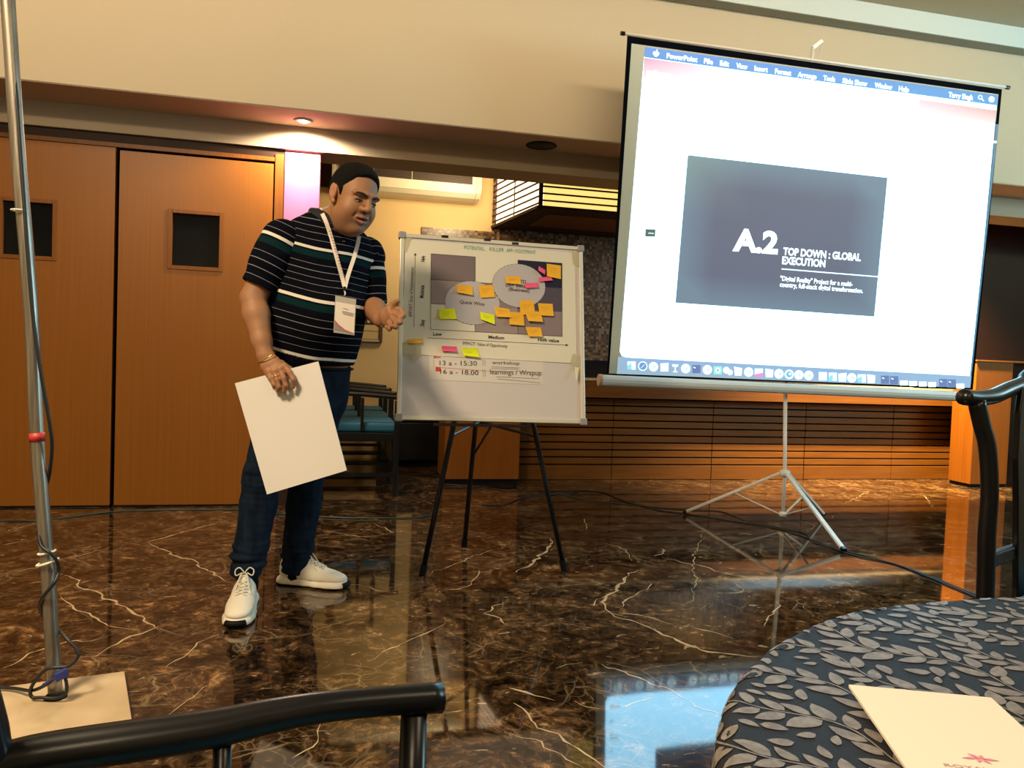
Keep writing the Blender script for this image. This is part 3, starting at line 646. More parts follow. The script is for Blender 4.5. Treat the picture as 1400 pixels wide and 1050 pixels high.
kn = KK(.585)
MB().tube([LL(.60), kn+V((.03, 0, .02)), ], .008, 8).build('brace', M['black'], eb); MB().tube([kn+V((.0, 0, .02)), RR(.60)], .008, 8).build('brace', M['black'], eb)
MB().tube([KK(.69), kn+V((.09, 0, .01))], .006, 8).build('brace', M['black'], eb)
for q in ((608, 327.5), (666, 332), (704, 337)): MB().obox(bp_(*q, .002)+bz*.012, bx*.016, bz*.006, bn*.006).build('clip', M['black'], eb)
MB().obox(bp_(660, 577, -.01)-bz*.014, bx*.22, bz*.006, bn*.012).build('ledge', M['black'], eb)

def sheet(name, corners, m, label, cat, off, th=.0007, group=None, extra=None):
    b = MB().slab([bp_(*q, off) for q in corners], -bn, th)
    o = b.build(name, m); tag(o, label, cat, group); return o
P0 = .0012
s2 = sheet('paper_sheet', [(586, 478), (743, 492), (742.5, 526), (587, 519)], M['paper2'], 'white schedule sheet with handwritten session times showing below the poster on the board', 'paper', .0014)
s1 = sheet('poster', [(554.5, 327.5), (786, 346), (788, 497), (549, 484)], M['paper'], 'large printed effort and impact matrix poster taped to the white presentation board', 'poster', .0034)
def bt(mb, s, a, b, hpx, bold=0., off=.0050):
    p0, p1 = bp_(*a), bp_(*b); put_text(mb, s, p0, p1, bn, hpx*3.62/FPX, off=off, bold=bold)
def bq(mb, pts, off=.0040): mb.slab([bp_(*q, off) for q in pts], -bn, .0003)
def bline(mb, a, b, w=.0016, off=.0046): mb.bar(bp_(*a, off), bp_(*b, off), .0003, w, up=bz)
gxv = [0, .338, .663, 1.0]; 
def G(u, v):   # grid in poster print
    L0, L1, R0, R1 = (589.2, 347.2), (588.6, 450.5), (768, 360.3), (768.2, 460.2)
    return lerp2(lerp2(L0, R0, u), lerp2(L1, R1, u), v)
def cell(u0, u1, v0, v1, m, nm='printed_cell'):
    b = MB(); bq(b, [G(u0, v0), G(u1, v0), G(u1, v1), G(u0, v1)], .0040); b.build(nm, m, s1)
cell(0, .338, 0, .34, M['mauve_d']); cell(0, .338, .34, .66, M['mauve']); cell(.338, .663, .34, .66, M['mauve_l']); cell(.338, .663, .66, 1, M['mauve'])
cell(.663, 1, 0, .34, M['navy']); cell(.663, 1, .34, .66, M['purple']); cell(.663, 1, .66, 1, M['mauve_l'])
gl = MB()
for u0, v0, u1, v1 in ((0, 0, 0, 1), (0, 1, 1, 1), (1, 0, 1, 1), (0, 0, .338, 0), (.663, 0, 1, 0), (.338, 0, .338, 1), (.663, 0, .663, 1), (0, .34, 1, .34), (0, .66, .338, .66), (.663, .66, 1, .66)): bline(gl, G(u0, v0), G(u1, v1))
gl.build('grid_lines', M['ink'], s1)
for (cx, cy, rx, ry) in ((645.5, 414.5, 37.5, 29.6), (709, 391, 36.2, 29.6)):
    b = MB(); b.poly([bp_(cx+rx*math.cos(a), cy+ry*math.sin(a)+.07*rx*math.cos(a), .0050) for a in np.linspace(0, 2*math.pi, 40)[:-1]]); b.build('printed_circle', M['circle'], s1)
    dsh = MB()
    for i in range(40):
        a0, a1 = 2*math.pi*i/40, 2*math.pi*(i+.62)/40
        dsh.bar(*[bp_(cx+rx*math.cos(a), cy+ry*math.sin(a)+.07*rx*math.cos(a), .0053) for a in (a0, a1)], .0003, .0014, up=bz)
    tag(dsh.build('dashed_outline', M['ink'], s1), kind='stuff')
tx = MB()
bt(tx, 'Quick Wins', (628.2, 415), (662, 418.5), 4.4, .015, .0056); bt(tx, '(Big Bets', (691, 391.5), (718, 394), 4.6, .02, .0056); bt(tx, 'BTD', (707, 387), (719, 388), 4.6, .02, .0056); bt(tx, '(Business)', (695, 397.6), (723.5, 400.3), 4.6, .02, .0056)
bt(tx, 'Low', (592, 458.8), (604, 459.5), 4.4, .02); bt(tx, 'Medium', (667.5, 463), (689, 464.3), 4.4, .02); bt(tx, 'High value', (735, 466.6), (764, 468.4), 4.6, .02)
bt(tx, 'IMPACT: Value of Opportunity', (632.5, 471.3), (693.5, 475.5), 4.2, .0)
bline(tx, (584.5, 462), (773, 472)); tx.poly([bp_(773, 470.4, .005), bp_(777, 472.2, .005), bp_(773, 473.6, .005)])
bt(tx, 'EFFORT: Ease of Implementation', (563.2, 433), (565.5, 366), 4.2); bt(tx, 'Easy', (579.6, 446), (580, 437.5), 5, .02); bt(tx, 'Moderate', (579, 408), (580, 390.5), 5, .02); bt(tx, 'High', (580.5, 358.5), (581, 350.5), 5, .02)
bline(tx, (565.7, 447.5), (567.6, 349)); tx.poly([bp_(565.9, 349.5, .005), bp_(569.4, 349.5, .005), bp_(567.7, 346, .005)])
tx.build('printed_lettering', M['ink'], s1)
for w_, a_, b_2, h_ in (('POTENTIAL', (634.5, 341), (662, 343), 5.4), ('KILLER', (669, 343.3), (689, 344.8), 5.4), ('APP / FOOTPRINT', (692, 345), (732, 348), 5.2)):
    gm = MB(); bt(gm, w_, a_, b_2, h_); tag(gm.build('marker_word', M['ink_green'], s1), kind='stuff')
hw = MB(); bt(hw, '13 a - 15:30', (601, 499.5), (652, 500), 6.2, off=.0026); bt(hw, 'workshop', (672.5, 497.8), (710, 499), 4.6, off=.0026); bt(hw, '16 a - 18.00', (602, 511), (654, 513), 6.2, off=.0026)
bt(hw, 'learnings / Wrapup', (670, 511.5), (740, 513.5), 6.6, off=.0026)
for a, b_2 in (((672, 501.5), (710, 503)), ((672, 504), (709, 504.6)), ((678, 515), (737, 518)), ((680, 518), (739, 523.5)), ((660, 492), (660, 500)), ((663, 492), (663, 500)), ((659.5, 505), (661.5, 516)), ((662.5, 505), (664, 515))): bline(hw, a, b_2, .0011, .0026)
hw.build('handwriting', M['ink'], s2)
rm_ = MB(); bq(rm_, [(595.5, 501.5), (602.5, 502), (602.5, 508), (595.5, 507.5)], .0024); bline(rm_, (602, 502.5), (662, 507), .0012, .0026); bline(rm_, (662, 507), (742, 509), .0008, .0026); bt(rm_, 'BREAK', (593, 489.5), (603, 490), 3, .02, .0026); bline(rm_, (593, 488), (593, 502), .0009, .0026)
rm_.build('red_marking', M['ink_red'], s2)
# tape pieces holding the poster (parts of the poster)
TM = bpy.data.materials.new('clear_tape'); TM.use_nodes = True; bb = TM.node_tree.nodes['Principled BSDF']; bb.inputs['Base Color'].default_value = (.72, .66, .44, 1); bb.inputs['Roughness'].default_value = .35; bb.inputs['Alpha'].default_value = .38
for q in ([(548, 323), (563, 325), (556, 345), (547, 343)], [(781, 343), (794, 346), (793.5, 366), (783, 362)], [(546, 468), (576, 472), (576, 487), (546, 486)], [(556, 484), (574, 486), (566, 497)], [(783, 484), (796, 486), (794, 497), (784, 506), (779, 496)]):
    b = MB().slab([bp_(*c, .0052) for c in q], -bn, .0004); b.build('tape', TM, s1)
b = MB().slab([bp_(785, 502, .0062), bp_(791, 503, .008), bp_(788, 518, .02), bp_(785, 521, .024)], -bn, .0004); b.build('tape', M['tape'], s1)

# sticky notes: each curls away from the board at its lower edge
notes = [
 ('o', [(624,390),(645,391.5),(646,405),(624.5,401)], 'orange sticky note with folded top, left one above the Quick Wins lettering', .9),
 ('o', [(653.7,391),(674,390),(676,407),(657,408)], 'square orange sticky note on the upper right rim of the Quick Wins circle', .5),
 ('o', [(690,378.5),(711,378),(712,390),(692,388)], 'orange sticky note covering the lettering inside the upper right circle', .5),
 ('o', [(747,361),(766.5,363.5),(766,382.5),(747,378.5)], 'orange sticky note in the top right navy corner of the poster', .4),
 ('p', [(736,364.5),(745,370),(744,377),(735,371)], 'small twisted pink sticky note on the navy square beside the orange one', .9),
 ('p', [(736,380),(753,378.5),(754.5,384.5),(736,386)], 'narrow pink sticky note lying across the lower edge of the navy square', .7),
 ('p', [(715.5,387.5),(736,387),(735,394),(718,395)], 'narrow pink sticky note on the right part of the upper right circle', .7),
 ('o', [(710,410.5),(729,411),(731,430),(711,431)], 'orange sticky note at the bottom rim of the upper right circle', .4),
 ('o', [(717,426),(739,427),(741,441.5),(721,440)], 'orange sticky note overlapping below the note at the bottom rim of the upper circle', .8),
 ('o', [(735,415),(755,416),(756,433),(737,432)], 'rightmost orange sticky note of the cluster right of centre', .6),
 ('o', [(675.5,419.5),(696,423),(698,435),(678,434)], 'leftmost orange sticky note of the cluster, right of the Quick Wins circle', .8),
 ('o', [(696.5,427),(715,428),(716,446),(695.5,444.5)], 'orange sticky note overlapping its left neighbour, second from left in the cluster', .5),
 ('o', [(718,447.5),(739,448),(741,461),(722,461)], 'lowest orange sticky note, just above the High value lettering', .7),
 ('y', [(599.5,423),(621,422),(624,437),(601,437)], 'yellow-green sticky note at the left rim of the Quick Wins circle', .6),
 ('y', [(656,426.5),(676,431),(675.5,444.5),(657,437.5)], 'yellow-green sticky note at the lower right rim of the Quick Wins circle', .7),
 ('o', [(557,464.5),(578,464),(577,470),(559,470.5)], 'orange sticky note at the left edge of the poster beside the tape', .9),
 ('p', [(603.5,473.5),(624,474.5),(624,481.5),(604,481)], 'pink sticky note at the bottom left of the poster below the axis', .9),
 ('y', [(631,476),(652,476),(655,489.5),(633.5,487)], 'bright yellow sticky note hanging over the lower edge of the poster', .9)]
offs = [0, 0, 0, 0, 0, .0, .0, .0, .004, .001, 0, .003, .001, 0, 0, 0, 0, 0]
for (c_, q, lab_, curl), oo in zip(notes, offs):
    n_ = 6; vs = []; 
    for j in range(n_+1):
        v = j/n_
        for i in range(4):
            u = i/3; p = lerp2(lerp2(q[0], q[1], u), lerp2(q[3], q[2], u), v); d = .0062+oo+curl*(.011*v**2+.002*u*v)+(.003*(1-v)**3 if curl > .85 else 0)
            vs.append((p, d))
    top = [bp_(*p, d) for p, d in vs]; bot = [bp_(*p, d)-bn*.0004 for p, d in vs]; N_ = len(top)
    fs = []
    for j in range(n_):
        for i in range(3):
            a = j*4+i; fs.append((a, a+1, a+5, a+4)); fs.append((a+N_, a+4+N_, a+5+N_, a+1+N_))
    o = MB().add(top+bot, fs).build('sticky_note', M['note_'+c_], smooth=True)
    tag(o, lab_, 'sticky note', 'sticky notes on the poster')
    pw = MB(); 
    for j, vv in enumerate((.3, .45, .6)):
        if c_ == 'p': continue
        a = lerp2(lerp2(q[0], q[1], .2), lerp2(q[3], q[2], .2), vv); b_2 = lerp2(lerp2(q[0], q[1], .75-.1*j), lerp2(q[3], q[2], .75-.1*j), vv); dd = .0067+oo+curl*(.011*vv**2+.001*vv)
        pw.bar(bp_(*a, dd), bp_(*b_2, dd+.0003), .0003, .0009, up=bz)
    if c_ != 'p': pw.build('pen_lines', mat('faint_pen_'+c_, (.62, .30, .03) if c_ == 'o' else (.5, .52, .02), .8) if 'faint_pen_'+c_ not in bpy.data.materials else bpy.data.materials['faint_pen_'+c_], o)

# ================================================================ CHAIRS
def row_chair():
    t = thing('armchair', 'x', 'chair', (0, 0, 0))
    K = M['black']
    for sy in (-1, 1):
        y = sy*.265
        MB().box((.475, y-.018, 0), (.51, y+.018, .675)).build('leg', K, t, bevel=.004)
        MB().tube([(-.02, y, 0), (-.015, y, .45), (-.05, y, .80), (-.085, y, .98)], .018, 8).build('leg', K, t, smooth=True)
        MB().tube(spline([(-.03, y, .70), (.15, y, .715), (.35, y, .705), (.54, y, .69)], 5), .020, 8, flat=.75).build('arm', K, t, smooth=True)
        MB().box((.24, y-.011, .46), (.262, y+.011, .69)).build('arm_post', K, t, bevel=.003)
        MB().box((.0, y-.011, .14), (.475, y+.011, .165)).build('stretcher', K, t)
    MB().box((0, -.265, .385), (.50, .265, .445)).build('seat_frame', K, t, bevel=.004)
    MB().box((.02, -.245, .446), (.495, .245, .515)).build('seat_cushion', M['blue_seat'], t, bevel=.022, seg=3)
    MB().box((.46, -.247, .24), (.49, .247, .384)).build('apron', K, t)
    MB().tube(spline([(-.075, -.283, .955), (-.095, -.15, .985), (-.10, 0, .995), (-.095, .15, .985), (-.075, .283, .955)], 4), .020, 8).build('crest_rail', K, t, smooth=True)
    MB().box((-.075, -.075, .45), (-.060, .075, .97)).build('back_splat', K, t)
    return t
rc = row_chair()
RL = ['black armchair with blue seat nearest in the row behind the man', 'second black armchair with blue seat from the front of the row behind the man', 'third black armchair with blue seat from the front of the row', 'farthest black armchair with blue seat, last in the row by the yellow wall']
for i, (x, y) in enumerate(((0.0, 5.735), (.0, 6.335), (.0, 6.935))):
    c = rc if i == 0 else copy_tree(rc)
    c.location = (x, y, 0); c['label'] = RL[i] if i < 2 else 'farthest black armchair with blue seat, last of the row by the yellow wall'; c['group'] = 'armchairs in the row behind the man'
WMX[rc] = Matrix.Translation(rc.location)

# armchair at lower left: arm and posts run through the frame
ac_ = thing('armchair', 'black lacquered armchair at the lower left, only its curved arm and posts in view', 'chair', (-.05, .5, 0))
K = M['black']
A0, A1 = W(-4, 1052, .66), W(596, 957, .80); u = nrm(A1-A0); u[2] = 0; u = nrm(u); v = np.array([u[1], -u[0], 0])   # v: towards the viewer's side
armp = [W(-10, 1046, .645), W(60, 1031, .665), W(180, 1013, .69), W(292, 996, .715), W(370, 979, .735), W(440, 967, .752), W(520, 959, .775), W(603, 953.5, .80)]
for sgn, dv in ((0, 0), (1, .46)):
    sh = v*dv
    P = spline([p+sh for p in armp], 5); n_ = len(P)
    MB().tube(P, [.0165+.002*math.sin(i/n_*6) for i in range(n_)], 14).build('arm', K, ac_, smooth=True, bevel=0)
    e = armp[-1]+sh; f1 = e-u*.028; MB().tube([f1*[1, 1, 0], f1*[1, 1, 0]+[0, 0, .45], f1+V((0, 0, -.012))], [.014, .0155, .0135], 12).build('leg', K, ac_, smooth=True)
    m_ = armp[3]+sh+u*.008; MB().tube([m_*[1, 1, 0]+[0, 0, .44], m_+V((0, 0, -.012))], .0085, 10).build('arm_post', K, ac_, smooth=True)
    bs = armp[0]+sh-u*.0
    zz = bs[2]; bp0 = [bs*[1, 1, 0]-u*.005, bs*[1, 1, 0]+[0, 0, .45]-u*.002, bs-u*.003, bs+V((0, 0, .12))-u*.035, bs+V((0, 0, .30))-u*.10]
    MB().tube(spline(bp0, 5), .0185, 12).build('leg', K, ac_, smooth=True)
cx = (armp[0]+armp[-1])/2+v*.23; L_ = np.linalg.norm((armp[-1]-armp[0])[:2])
MB().obox(cx*[1, 1, 0]+[0, 0, .425], u*(L_/2-.01), v*.222, V((0, 0, .022))).build('seat_frame', K, ac_, bevel=.005)
MB().obox(cx*[1, 1, 0]+[0, 0, .475], u*(L_/2-.03), v*.20, V((0, 0, .027))).build('seat_cushion', M['blue_seat'], ac_, bevel=.02, seg=3)
ct = armp[0]+V((0, 0, .30))-u*.10
MB().tube(spline([ct-v*.03, ct+v*.1+V((0, 0, .015)), ct+v*.23+V((0, 0, .02)), ct+v*.38+V((0, 0, .015)), ct+v*.49], 4), .018, 10).build('crest_rail', K, ac_, smooth=True)
bsx = armp[0]*[1, 1, 0]+v*.23-u*.012
MB().slab([bsx+v*-.06+V((0, 0, .45)), bsx+v*.06+V((0, 0, .45)), ct+v*.29+V((0, 0, .015)), ct+v*.17+V((0, 0, .015))], u, .012).build('back_splat', K, ac_)

# chair at the right edge, seen past its back
ch = thing('dining_chair', 'black wooden high-backed chair at the right edge, curved back standing before the screen', 'chair', (.9, 1.5, 0))
st_ = [W(1336, 549, 1.75), W(1343, 580, 1.752), W(1350.5, 613, 1.755), W(1353, 672, 1.76), W(1350.5, 730, 1.76), W(1350, 816, 1.76)]
O = st_[3]; Sx = nrm((CM@[1, 0, 0])*[1, 1, 0]); Dx = nrm((CM@[0, 0, 1])*[1, 1, 0]); bdir = nrm(Sx*.77+Dx*.635); fdir = np.array([bdir[1], -bdir[0], 0])   # seat side
zf = [p[2] for p in st_]
def stile(s_): return [O+bdir*s_+fdir*0+V((0, 0, p[2]-O[2]))+(Sx*np.dot(p-O, Sx)*(1 if s_ == 0 else -1)) for p in st_]
for s_ in (0, .44):
    P = stile(s_); bt_ = P[-1]; P = P+[np.array([bt_[0], bt_[1], .2]), np.array([bt_[0], bt_[1], 0.])]
    MB().tube(spline(P, 5), .0185, 12).build('leg', K, ch, smooth=True)
T0 = stile(0)[0]; T1 = stile(.44)[0]
cr = [W(1317, 543, 1.74), W(1334, 544.5, 1.76), W(1357, 542, 1.79), W(1378, 533, 1.83), W(1400, 524, 1.87)]
mid = (T0+T1)/2+V((0, 0, .055)); ext = bdir*.0
c_all = cr+[mid+bdir*.02+V((0, 0, .008)), T1-bdir*.05+V((0, 0, .02)), T1+bdir*.03+V((0, 0, -.0))]
MB().tube(spline(c_all, 5), .019, 12, flat=.95).build('crest_rail', K, ch, smooth=True)
sp0 = O+bdir*.135; 
spl = [(W(1381, 540, 1.0), 0)]
pts = [(sp0+bdir*a+V((0, 0, z-O[2]))) for a, z in ((.0, .99), (-.012, .93), (-.012, .82), (.01, .72), (.03, .60), (.045, .50), (.045, .47))]
ptr = [(sp0+bdir*a+V((0, 0, z-O[2]))) for a, z in ((.17, .99), (.182, .93), (.182, .82), (.16, .72), (.14, .60), (.125, .50), (.125, .47))]
MB().slab(pts+ptr[::-1], fdir, .014).build('back_splat', K, ch, bevel=.003)
MB().bar(O*[1, 1, 0]+[0, 0, .59], O*[1, 1, 0]+bdir*.44+[0, 0, .59], .018, .034).build('back_rail', K, ch, bevel=.004)
fc = O*[1, 1, 0]+bdir*.22+fdir*.23
MB().obox(fc+[0, 0, .435], bdir*.225, fdir*.215, V((0, 0, .024))).build('seat_frame', K, ch, bevel=.005)
MB().obox(fc+[0, 0, .486], bdir*.20, fdir*.19, V((0, 0, .026))).build('seat_cushion', M['blue_seat'], ch, bevel=.02, seg=3)
for a in (-.205, .205): MB().tube([fc+bdir*a+fdir*.20, fc+bdir*a+fdir*.20+V((0, 0, .41))], [.014, .018], 10).build('leg', K, ch, smooth=True)

# ================================================================ POLE, SLAB, CABLES
pt_ = thing('pole_stand', 'scratched metal pole standing on a cream stone base slab at the left', 'stand', (-.72, 2.4, 0))
sa, sb_, sc_ = fl(170, 917.5, .02), fl(181, 988, .02), fl(25, 1012, .02)
sl_ = sa+(sc_-sb_)*1.55; sm = sb_+(sc_-sb_)*1.55
MB().slab([sa*[1, 1, 0], sb_*[1, 1, 0], sm*[1, 1, 0], sl_*[1, 1, 0]], (0, 0, 1), .02).build('base_slab', M['slab'], pt_, bevel=.002)
pp = [W(76, 957, 2.165), W(70, 860, 2.17), W(67, 800, 2.17), W(58, 690, 2.17), W(51, 600, 2.17), W(44, 450, 2.165), W(36, 340, 2.16), W(24, 200, 2.15), W(12, 20, 2.14)]
dtop = nrm(pp[-1]-pp[-2]); pp.append(pp[-1]+dtop*1.4); pp[0] = pp[0]*[1, 1, 0]+[0, 0, .02]
MB().tube(spline(pp, 4), .0185, 14).build('pole', M['steel'], pt_, smooth=True)
MB().lathe([(.019, 0), (.030, 0), (.024, .008), (.0195, .012)], (pp[0][0], pp[0][1], .0205), 14).build('weld_collar', M['blackmatt'], pt_, smooth=True)
def ring(px, py, d, r, th, m, tilt=0., name='cable_tie'):
    c = W(px, py, d); P = [c+V((r*math.cos(a), r*math.sin(a), tilt*math.cos(a))) for a in np.linspace(0, 2*math.pi, 18)]
    MB().tube(P, th, 6, caps=False).build(name, m, pt_, smooth=True)
ring(64, 755, 2.17, .021, .003, M['tie'], .004); ring(65, 768.5, 2.17, .026, .0035, M['tie'], .008); ring(27, 288, 2.15, .0205, .0025, M['tie'], .0)
MB().tube([W(50.5, 592, 2.17), W(51.5, 604, 2.17)], .0202, 12).build('red_tape', M['redtape'], pt_, smooth=True)
rr = .0245
cp = [(10, -60, -.03), (14, 20, -.028), (24, 150, -.028), (34, 290, -.028), (38, 350, -.028), (46, 440, -.027), (56, 510, -.024), (68, 580, -.01), (71, 610, 0), (68, 645, .012), (62, 670, .024), (55, 700, .022), (53, 720, .0), (56, 745, -.02),
      (70, 757, -.024), (78, 768, -.012), (80, 782, -.004), (74, 797, -.022), (62, 812, -.026), (55, 824, -.012), (57, 838, .014), (66, 852, .03), (80, 862, .02), (92, 874, .0), (105, 888, -.005), (106, 899, -.01), (92, 911, -.022), (66, 914, -.03), (52, 926, -.03), (42, 942, -.03), (44, 955, -.03), (58, 967, -.03), (76, 965, -.03), (90, 948, -.03), (90, 930, -.03), (82, 920, -.03), (66, 934, -.03), (44, 944, -.02), (18, 955, .02), (-30, 972, .03)]
cw = [W(px, py, 2.165+o) for px, py, o in cp]
for q in cw[-14:]: q[2] = max(q[2], .032)
MB_ = MB().tube(spline(cw, 6), .0048, 8).build('cable', M['cable'], smooth=True); tag(MB_, 'black cable wound down the metal pole and looped over its stone base', 'cable')
o = MB().obox(W(84, 922, 2.13), V((.014, .006, .006)), V((-.004, .008, 0)), V((-.003, 0, .011))).tube([W(82, 923, 2.13), W(58, 937, 2.13)], .0045, 6).build('cable_clip', M['bluetape'], bevel=.003); tag(o, 'small dark blue clip and sleeve on the cable loop at the pole foot', 'clip')

def floor_cable(pts, r, m, label):
    P = [fl(px, py, r+.0006) for px, py in pts]
    o = MB().tube(spline(P, 6), r, 6).build('cable', m, smooth=True); tag(o, label, 'cable')
floor_cable([(-60, 716), (0, 712), (60, 711), (150, 700), (230, 697), (290, 696.5), (330, 697), (400, 704), (470, 708), (560, 708), (590, 704)], .0042, M['cable_g'], 'dark green cable lying on the marble along the foot of the wooden doors')
floor_cable([(604, 662), (650, 665), (700, 671), (760, 671), (820, 672), (850, 684), (900, 697), (935, 702), (1000, 712), (1060, 722), (1110, 738), (1160, 757), (1220, 770), (1270, 789), (1330, 814), (1380, 835)], .0040, M['cable'], 'black cable running along the floor from the wooden pier past the screen tripod')
floor_cable([(766, 676), (800, 683), (860, 690), (940, 697), (985, 699), (1020, 712), (1060, 720), (1100, 729), (1112, 741), (1150, 752), (1200, 764), (1262, 784), (1322, 808), (1360, 822)], .0032, M['cable_g'], 'dark green cable snaking beside the black one under the screen tripod')
floor_cable([(660, 690), (690, 690), (720, 680), (790, 673)], .004, M['cable'], 'short black cable curling on the floor behind the easel legs')

# ================================================================ TABLE, CLOTH, NOTEPAD
TCX, TCY, TR_, TZ = .80, .26, .556, .73
t = thing('banquet_table', 'round banquet table at the lower right hidden under a patterned cloth', 'table', (TCX, TCY, 0))
MB().lathe([(.01, TZ-.032), (TR_-.012, TZ-.032), (TR_-.006, TZ-.02), (TR_-.008, TZ-.0045), (.01, TZ-.0045)], (TCX, TCY, 0), 48).build('tabletop', M['wood'], t, smooth=False)
MB().lathe([(.28, .0), (.28, .02), (.06, .05), (.045, .10), (.045, TZ-.033)], (TCX, TCY, 0), 24).build('pedestal', M['black'], t, smooth=True)
def cloth(r, a):
    """cloth coordinates (flat radius, angle) -> world"""
    RB = TR_-.004; 
    if r <= RB: 
        z = TZ+.0012*math.sin(a*3+r*9)*min(1, r*4)+.0018*math.sin(r*14*math.cos(a)+3.1*math.sin(a*2))*(r/RB)**2; return np.array([TCX+r*math.cos(a), TCY+r*math.sin(a), z])
    e = r-RB; rad = .018
    if e < rad*math.pi/2:
        q = e/rad; R = RB+rad*math.sin(q); z = TZ-rad*(1-math.cos(q)); dn_ = 0
    else:
        dn_ = e-rad*math.pi/2; R = RB+rad; z = TZ-rad-dn_
    z += .0018*math.sin(RB*14*math.cos(a)+3.1*math.sin(a*2))*max(0, 1-e/.03)
    am = min(1, dn_/.35); R += am*(.030+.020*math.sin(a*15+1.3*math.sin(a*4))+.006*math.sin(a*31))
    return np.array([TCX+R*math.cos(a), TCY+R*math.sin(a), z])
rs = list(np.linspace(.0, TR_-.03, 12))[1:]+list(np.linspace(TR_-.02, TR_+.03, 9))+list(np.linspace(TR_+.05, TR_+.62, 16)); na = 240
vs = [cloth(0, 0)]+[cloth(r, 2*math.pi*k/na) for r in rs for k in range(na)]
fs = [(0, 1+k, 1+(k+1) % na) for k in range(na)]+[(1+i*na+k, 1+(i+1)*na+k, 1+(i+1)*na+(k+1) % na, 1+i*na+(k+1) % na) for i in range(len(rs)-1) for k in range(na)]
CL = mat('charcoal_damask', (.014, .014, .017), .62, bump=.3, bscale=900, spec=.15)
clo = MB().add(vs, fs).build('tablecloth', CL, smooth=True)
sm_ = clo.modifiers.new('thick', 'SOLIDIFY'); sm_.thickness = .0012; sm_.offset = -1
tag(clo, 'charcoal tablecloth woven with grey leaf sprays draped over the round table', 'tablecloth')
# woven leaf pattern: flat satin leaves following the cloth
def cxy(x, y):
    r = math.hypot(x, y); a = math.atan2(y, x); p = cloth(r, a); q = cloth(r+.004, a); s_ = cloth(r, a+.004/max(r, .02))
    n = np.cross(q-p, s_-p); n = n/(np.linalg.norm(n)+1e-12)
    if n[2] < -.05 or (abs(n[2]) < .3 and np.dot(n[:2], p[:2]-[TCX, TCY]) < 0): n = -n
    return p+n*.0007
LF = MB()
def leaf(x, y, ang, ln, wd, bend, split=False):
    c, s_ = math.cos(ang), math.sin(ang); N_ = 6; L_, R_ = [], []; 
    for i in range(N_+1):
        t_ = i/N_; w_ = wd*math.sin(math.pi*t_**.8)**.75*.5 if 0 < t_ < 1 else 0.
        lx, ly = t_*ln, bend*ln*math.sin(math.pi*t_)
        L_.append((lx, ly+w_)); R_.append((lx, ly-w_))
    pts = [(x+c*a-s_*b, y+s_*a+c*b) for a, b in L_]+[(x+c*a-s_*b, y+s_*a+c*b) for a, b in R_]
    if math.hypot(x, y) > TR_+.55: return
    LF.add([cxy(*p) for p in pts], [(i, i+1, N_+2+i, N_+1+i) for i in range(N_)])
def strip(P, w_):
    vs = []
    for i, p in enumerate(P):
        a, b = P[max(i-1, 0)], P[min(i+1, len(P)-1)]; dx, dy = b[0]-a[0], b[1]-a[1]; l_ = math.hypot(dx, dy)+1e-9
        vs += [cxy(p[0]-dy/l_*w_, p[1]+dx/l_*w_), cxy(p[0]+dy/l_*w_, p[1]-dx/l_*w_)]
    LF.add(vs, [(2*i, 2*i+1, 2*i+3, 2*i+2) for i in range(len(P)-1)])
base = math.radians(118)   # direction the vines run
ca, sa_ = math.cos(base), math.sin(base); pitch = .088
occ = {}
def free(x, y, r_):
    k0 = (int(x/.02), int(y/.02))
    for i in (-2, -1, 0, 1, 2):
        for j in (-2, -1, 0, 1, 2):
            for (a, b, rr_) in occ.get((k0[0]+i, k0[1]+j), ()):
                if (a-x)**2+(b-y)**2 < (r_+rr_)**2: return False
    return True
def take(x, y, r_): occ.setdefault((int(x/.02), int(y/.02)), []).append((x, y, r_))
RM = TR_+.55
def place(x, y, q, ln, wd, bend):
    cs = [(x+math.cos(q)*ln*t, y+math.sin(q)*ln*t, wd*.5*k_+.0006) for t, k_ in ((.2, .55), (.42, .92), (.62, .92), (.85, .5))]
    if all(free(*c) for c in cs):
        for c in cs: take(*c)
        leaf(x, y, q, ln, wd, bend); return True
    return False
vines = []
pitch = .074
for row in range(-16, 17):
    off = row*pitch; P = []
    for k in range(-160, 161):
        s_ = k*.0085; wv = .016*math.sin(s_*2*math.pi/.15+row*1.9)
        x = ca*s_-sa_*(off+wv); y = sa_*s_+ca*(off+wv)
        P.append((x, y))
    P = [p for p in P if math.hypot(*p) < RM]
    if len(P) < 3: continue
    strip(P, .0009); vines.append(P)
    for p in P: take(p[0], p[1], .0012)
for P in vines:
    for i in range(1, len(P)-2):
        an = math.atan2(P[i+1][1]-P[i-1][1], P[i+1][0]-P[i-1][0])
        for side in (-1, 1):
            for _k in range(2):
                la = an+side*rng.uniform(.45, 1.15); ln = rng.uniform(.022, .038); wd = ln*rng.uniform(.42, .52)
                if place(P[i][0]+math.cos(an+side*1.57)*.0030, P[i][1]+math.sin(an+side*1.57)*.0030, la, ln, wd, rng.uniform(-.08, .08)): break
for _ in range(16000):
    r_ = RM*math.sqrt(rng.rand()); a_ = rng.uniform(0, 6.283); q = base+rng.choice([-1, 1])*rng.uniform(.2, 1.2)+(math.pi if rng.rand() < .2 else 0); ln = rng.uniform(.013, .030)
    place(r_*math.cos(a_), r_*math.sin(a_), q, ln, ln*rng.uniform(.42, .58), .06)
LM = mat('grey_satin_leaf', (.20, .175, .15), .55, spec=.3, grain=((120, 120, 120), (.12, .10, .088)))
lf = LF.build('woven_leaves', LM, clo, smooth=True); tag(lf, kind='stuff')
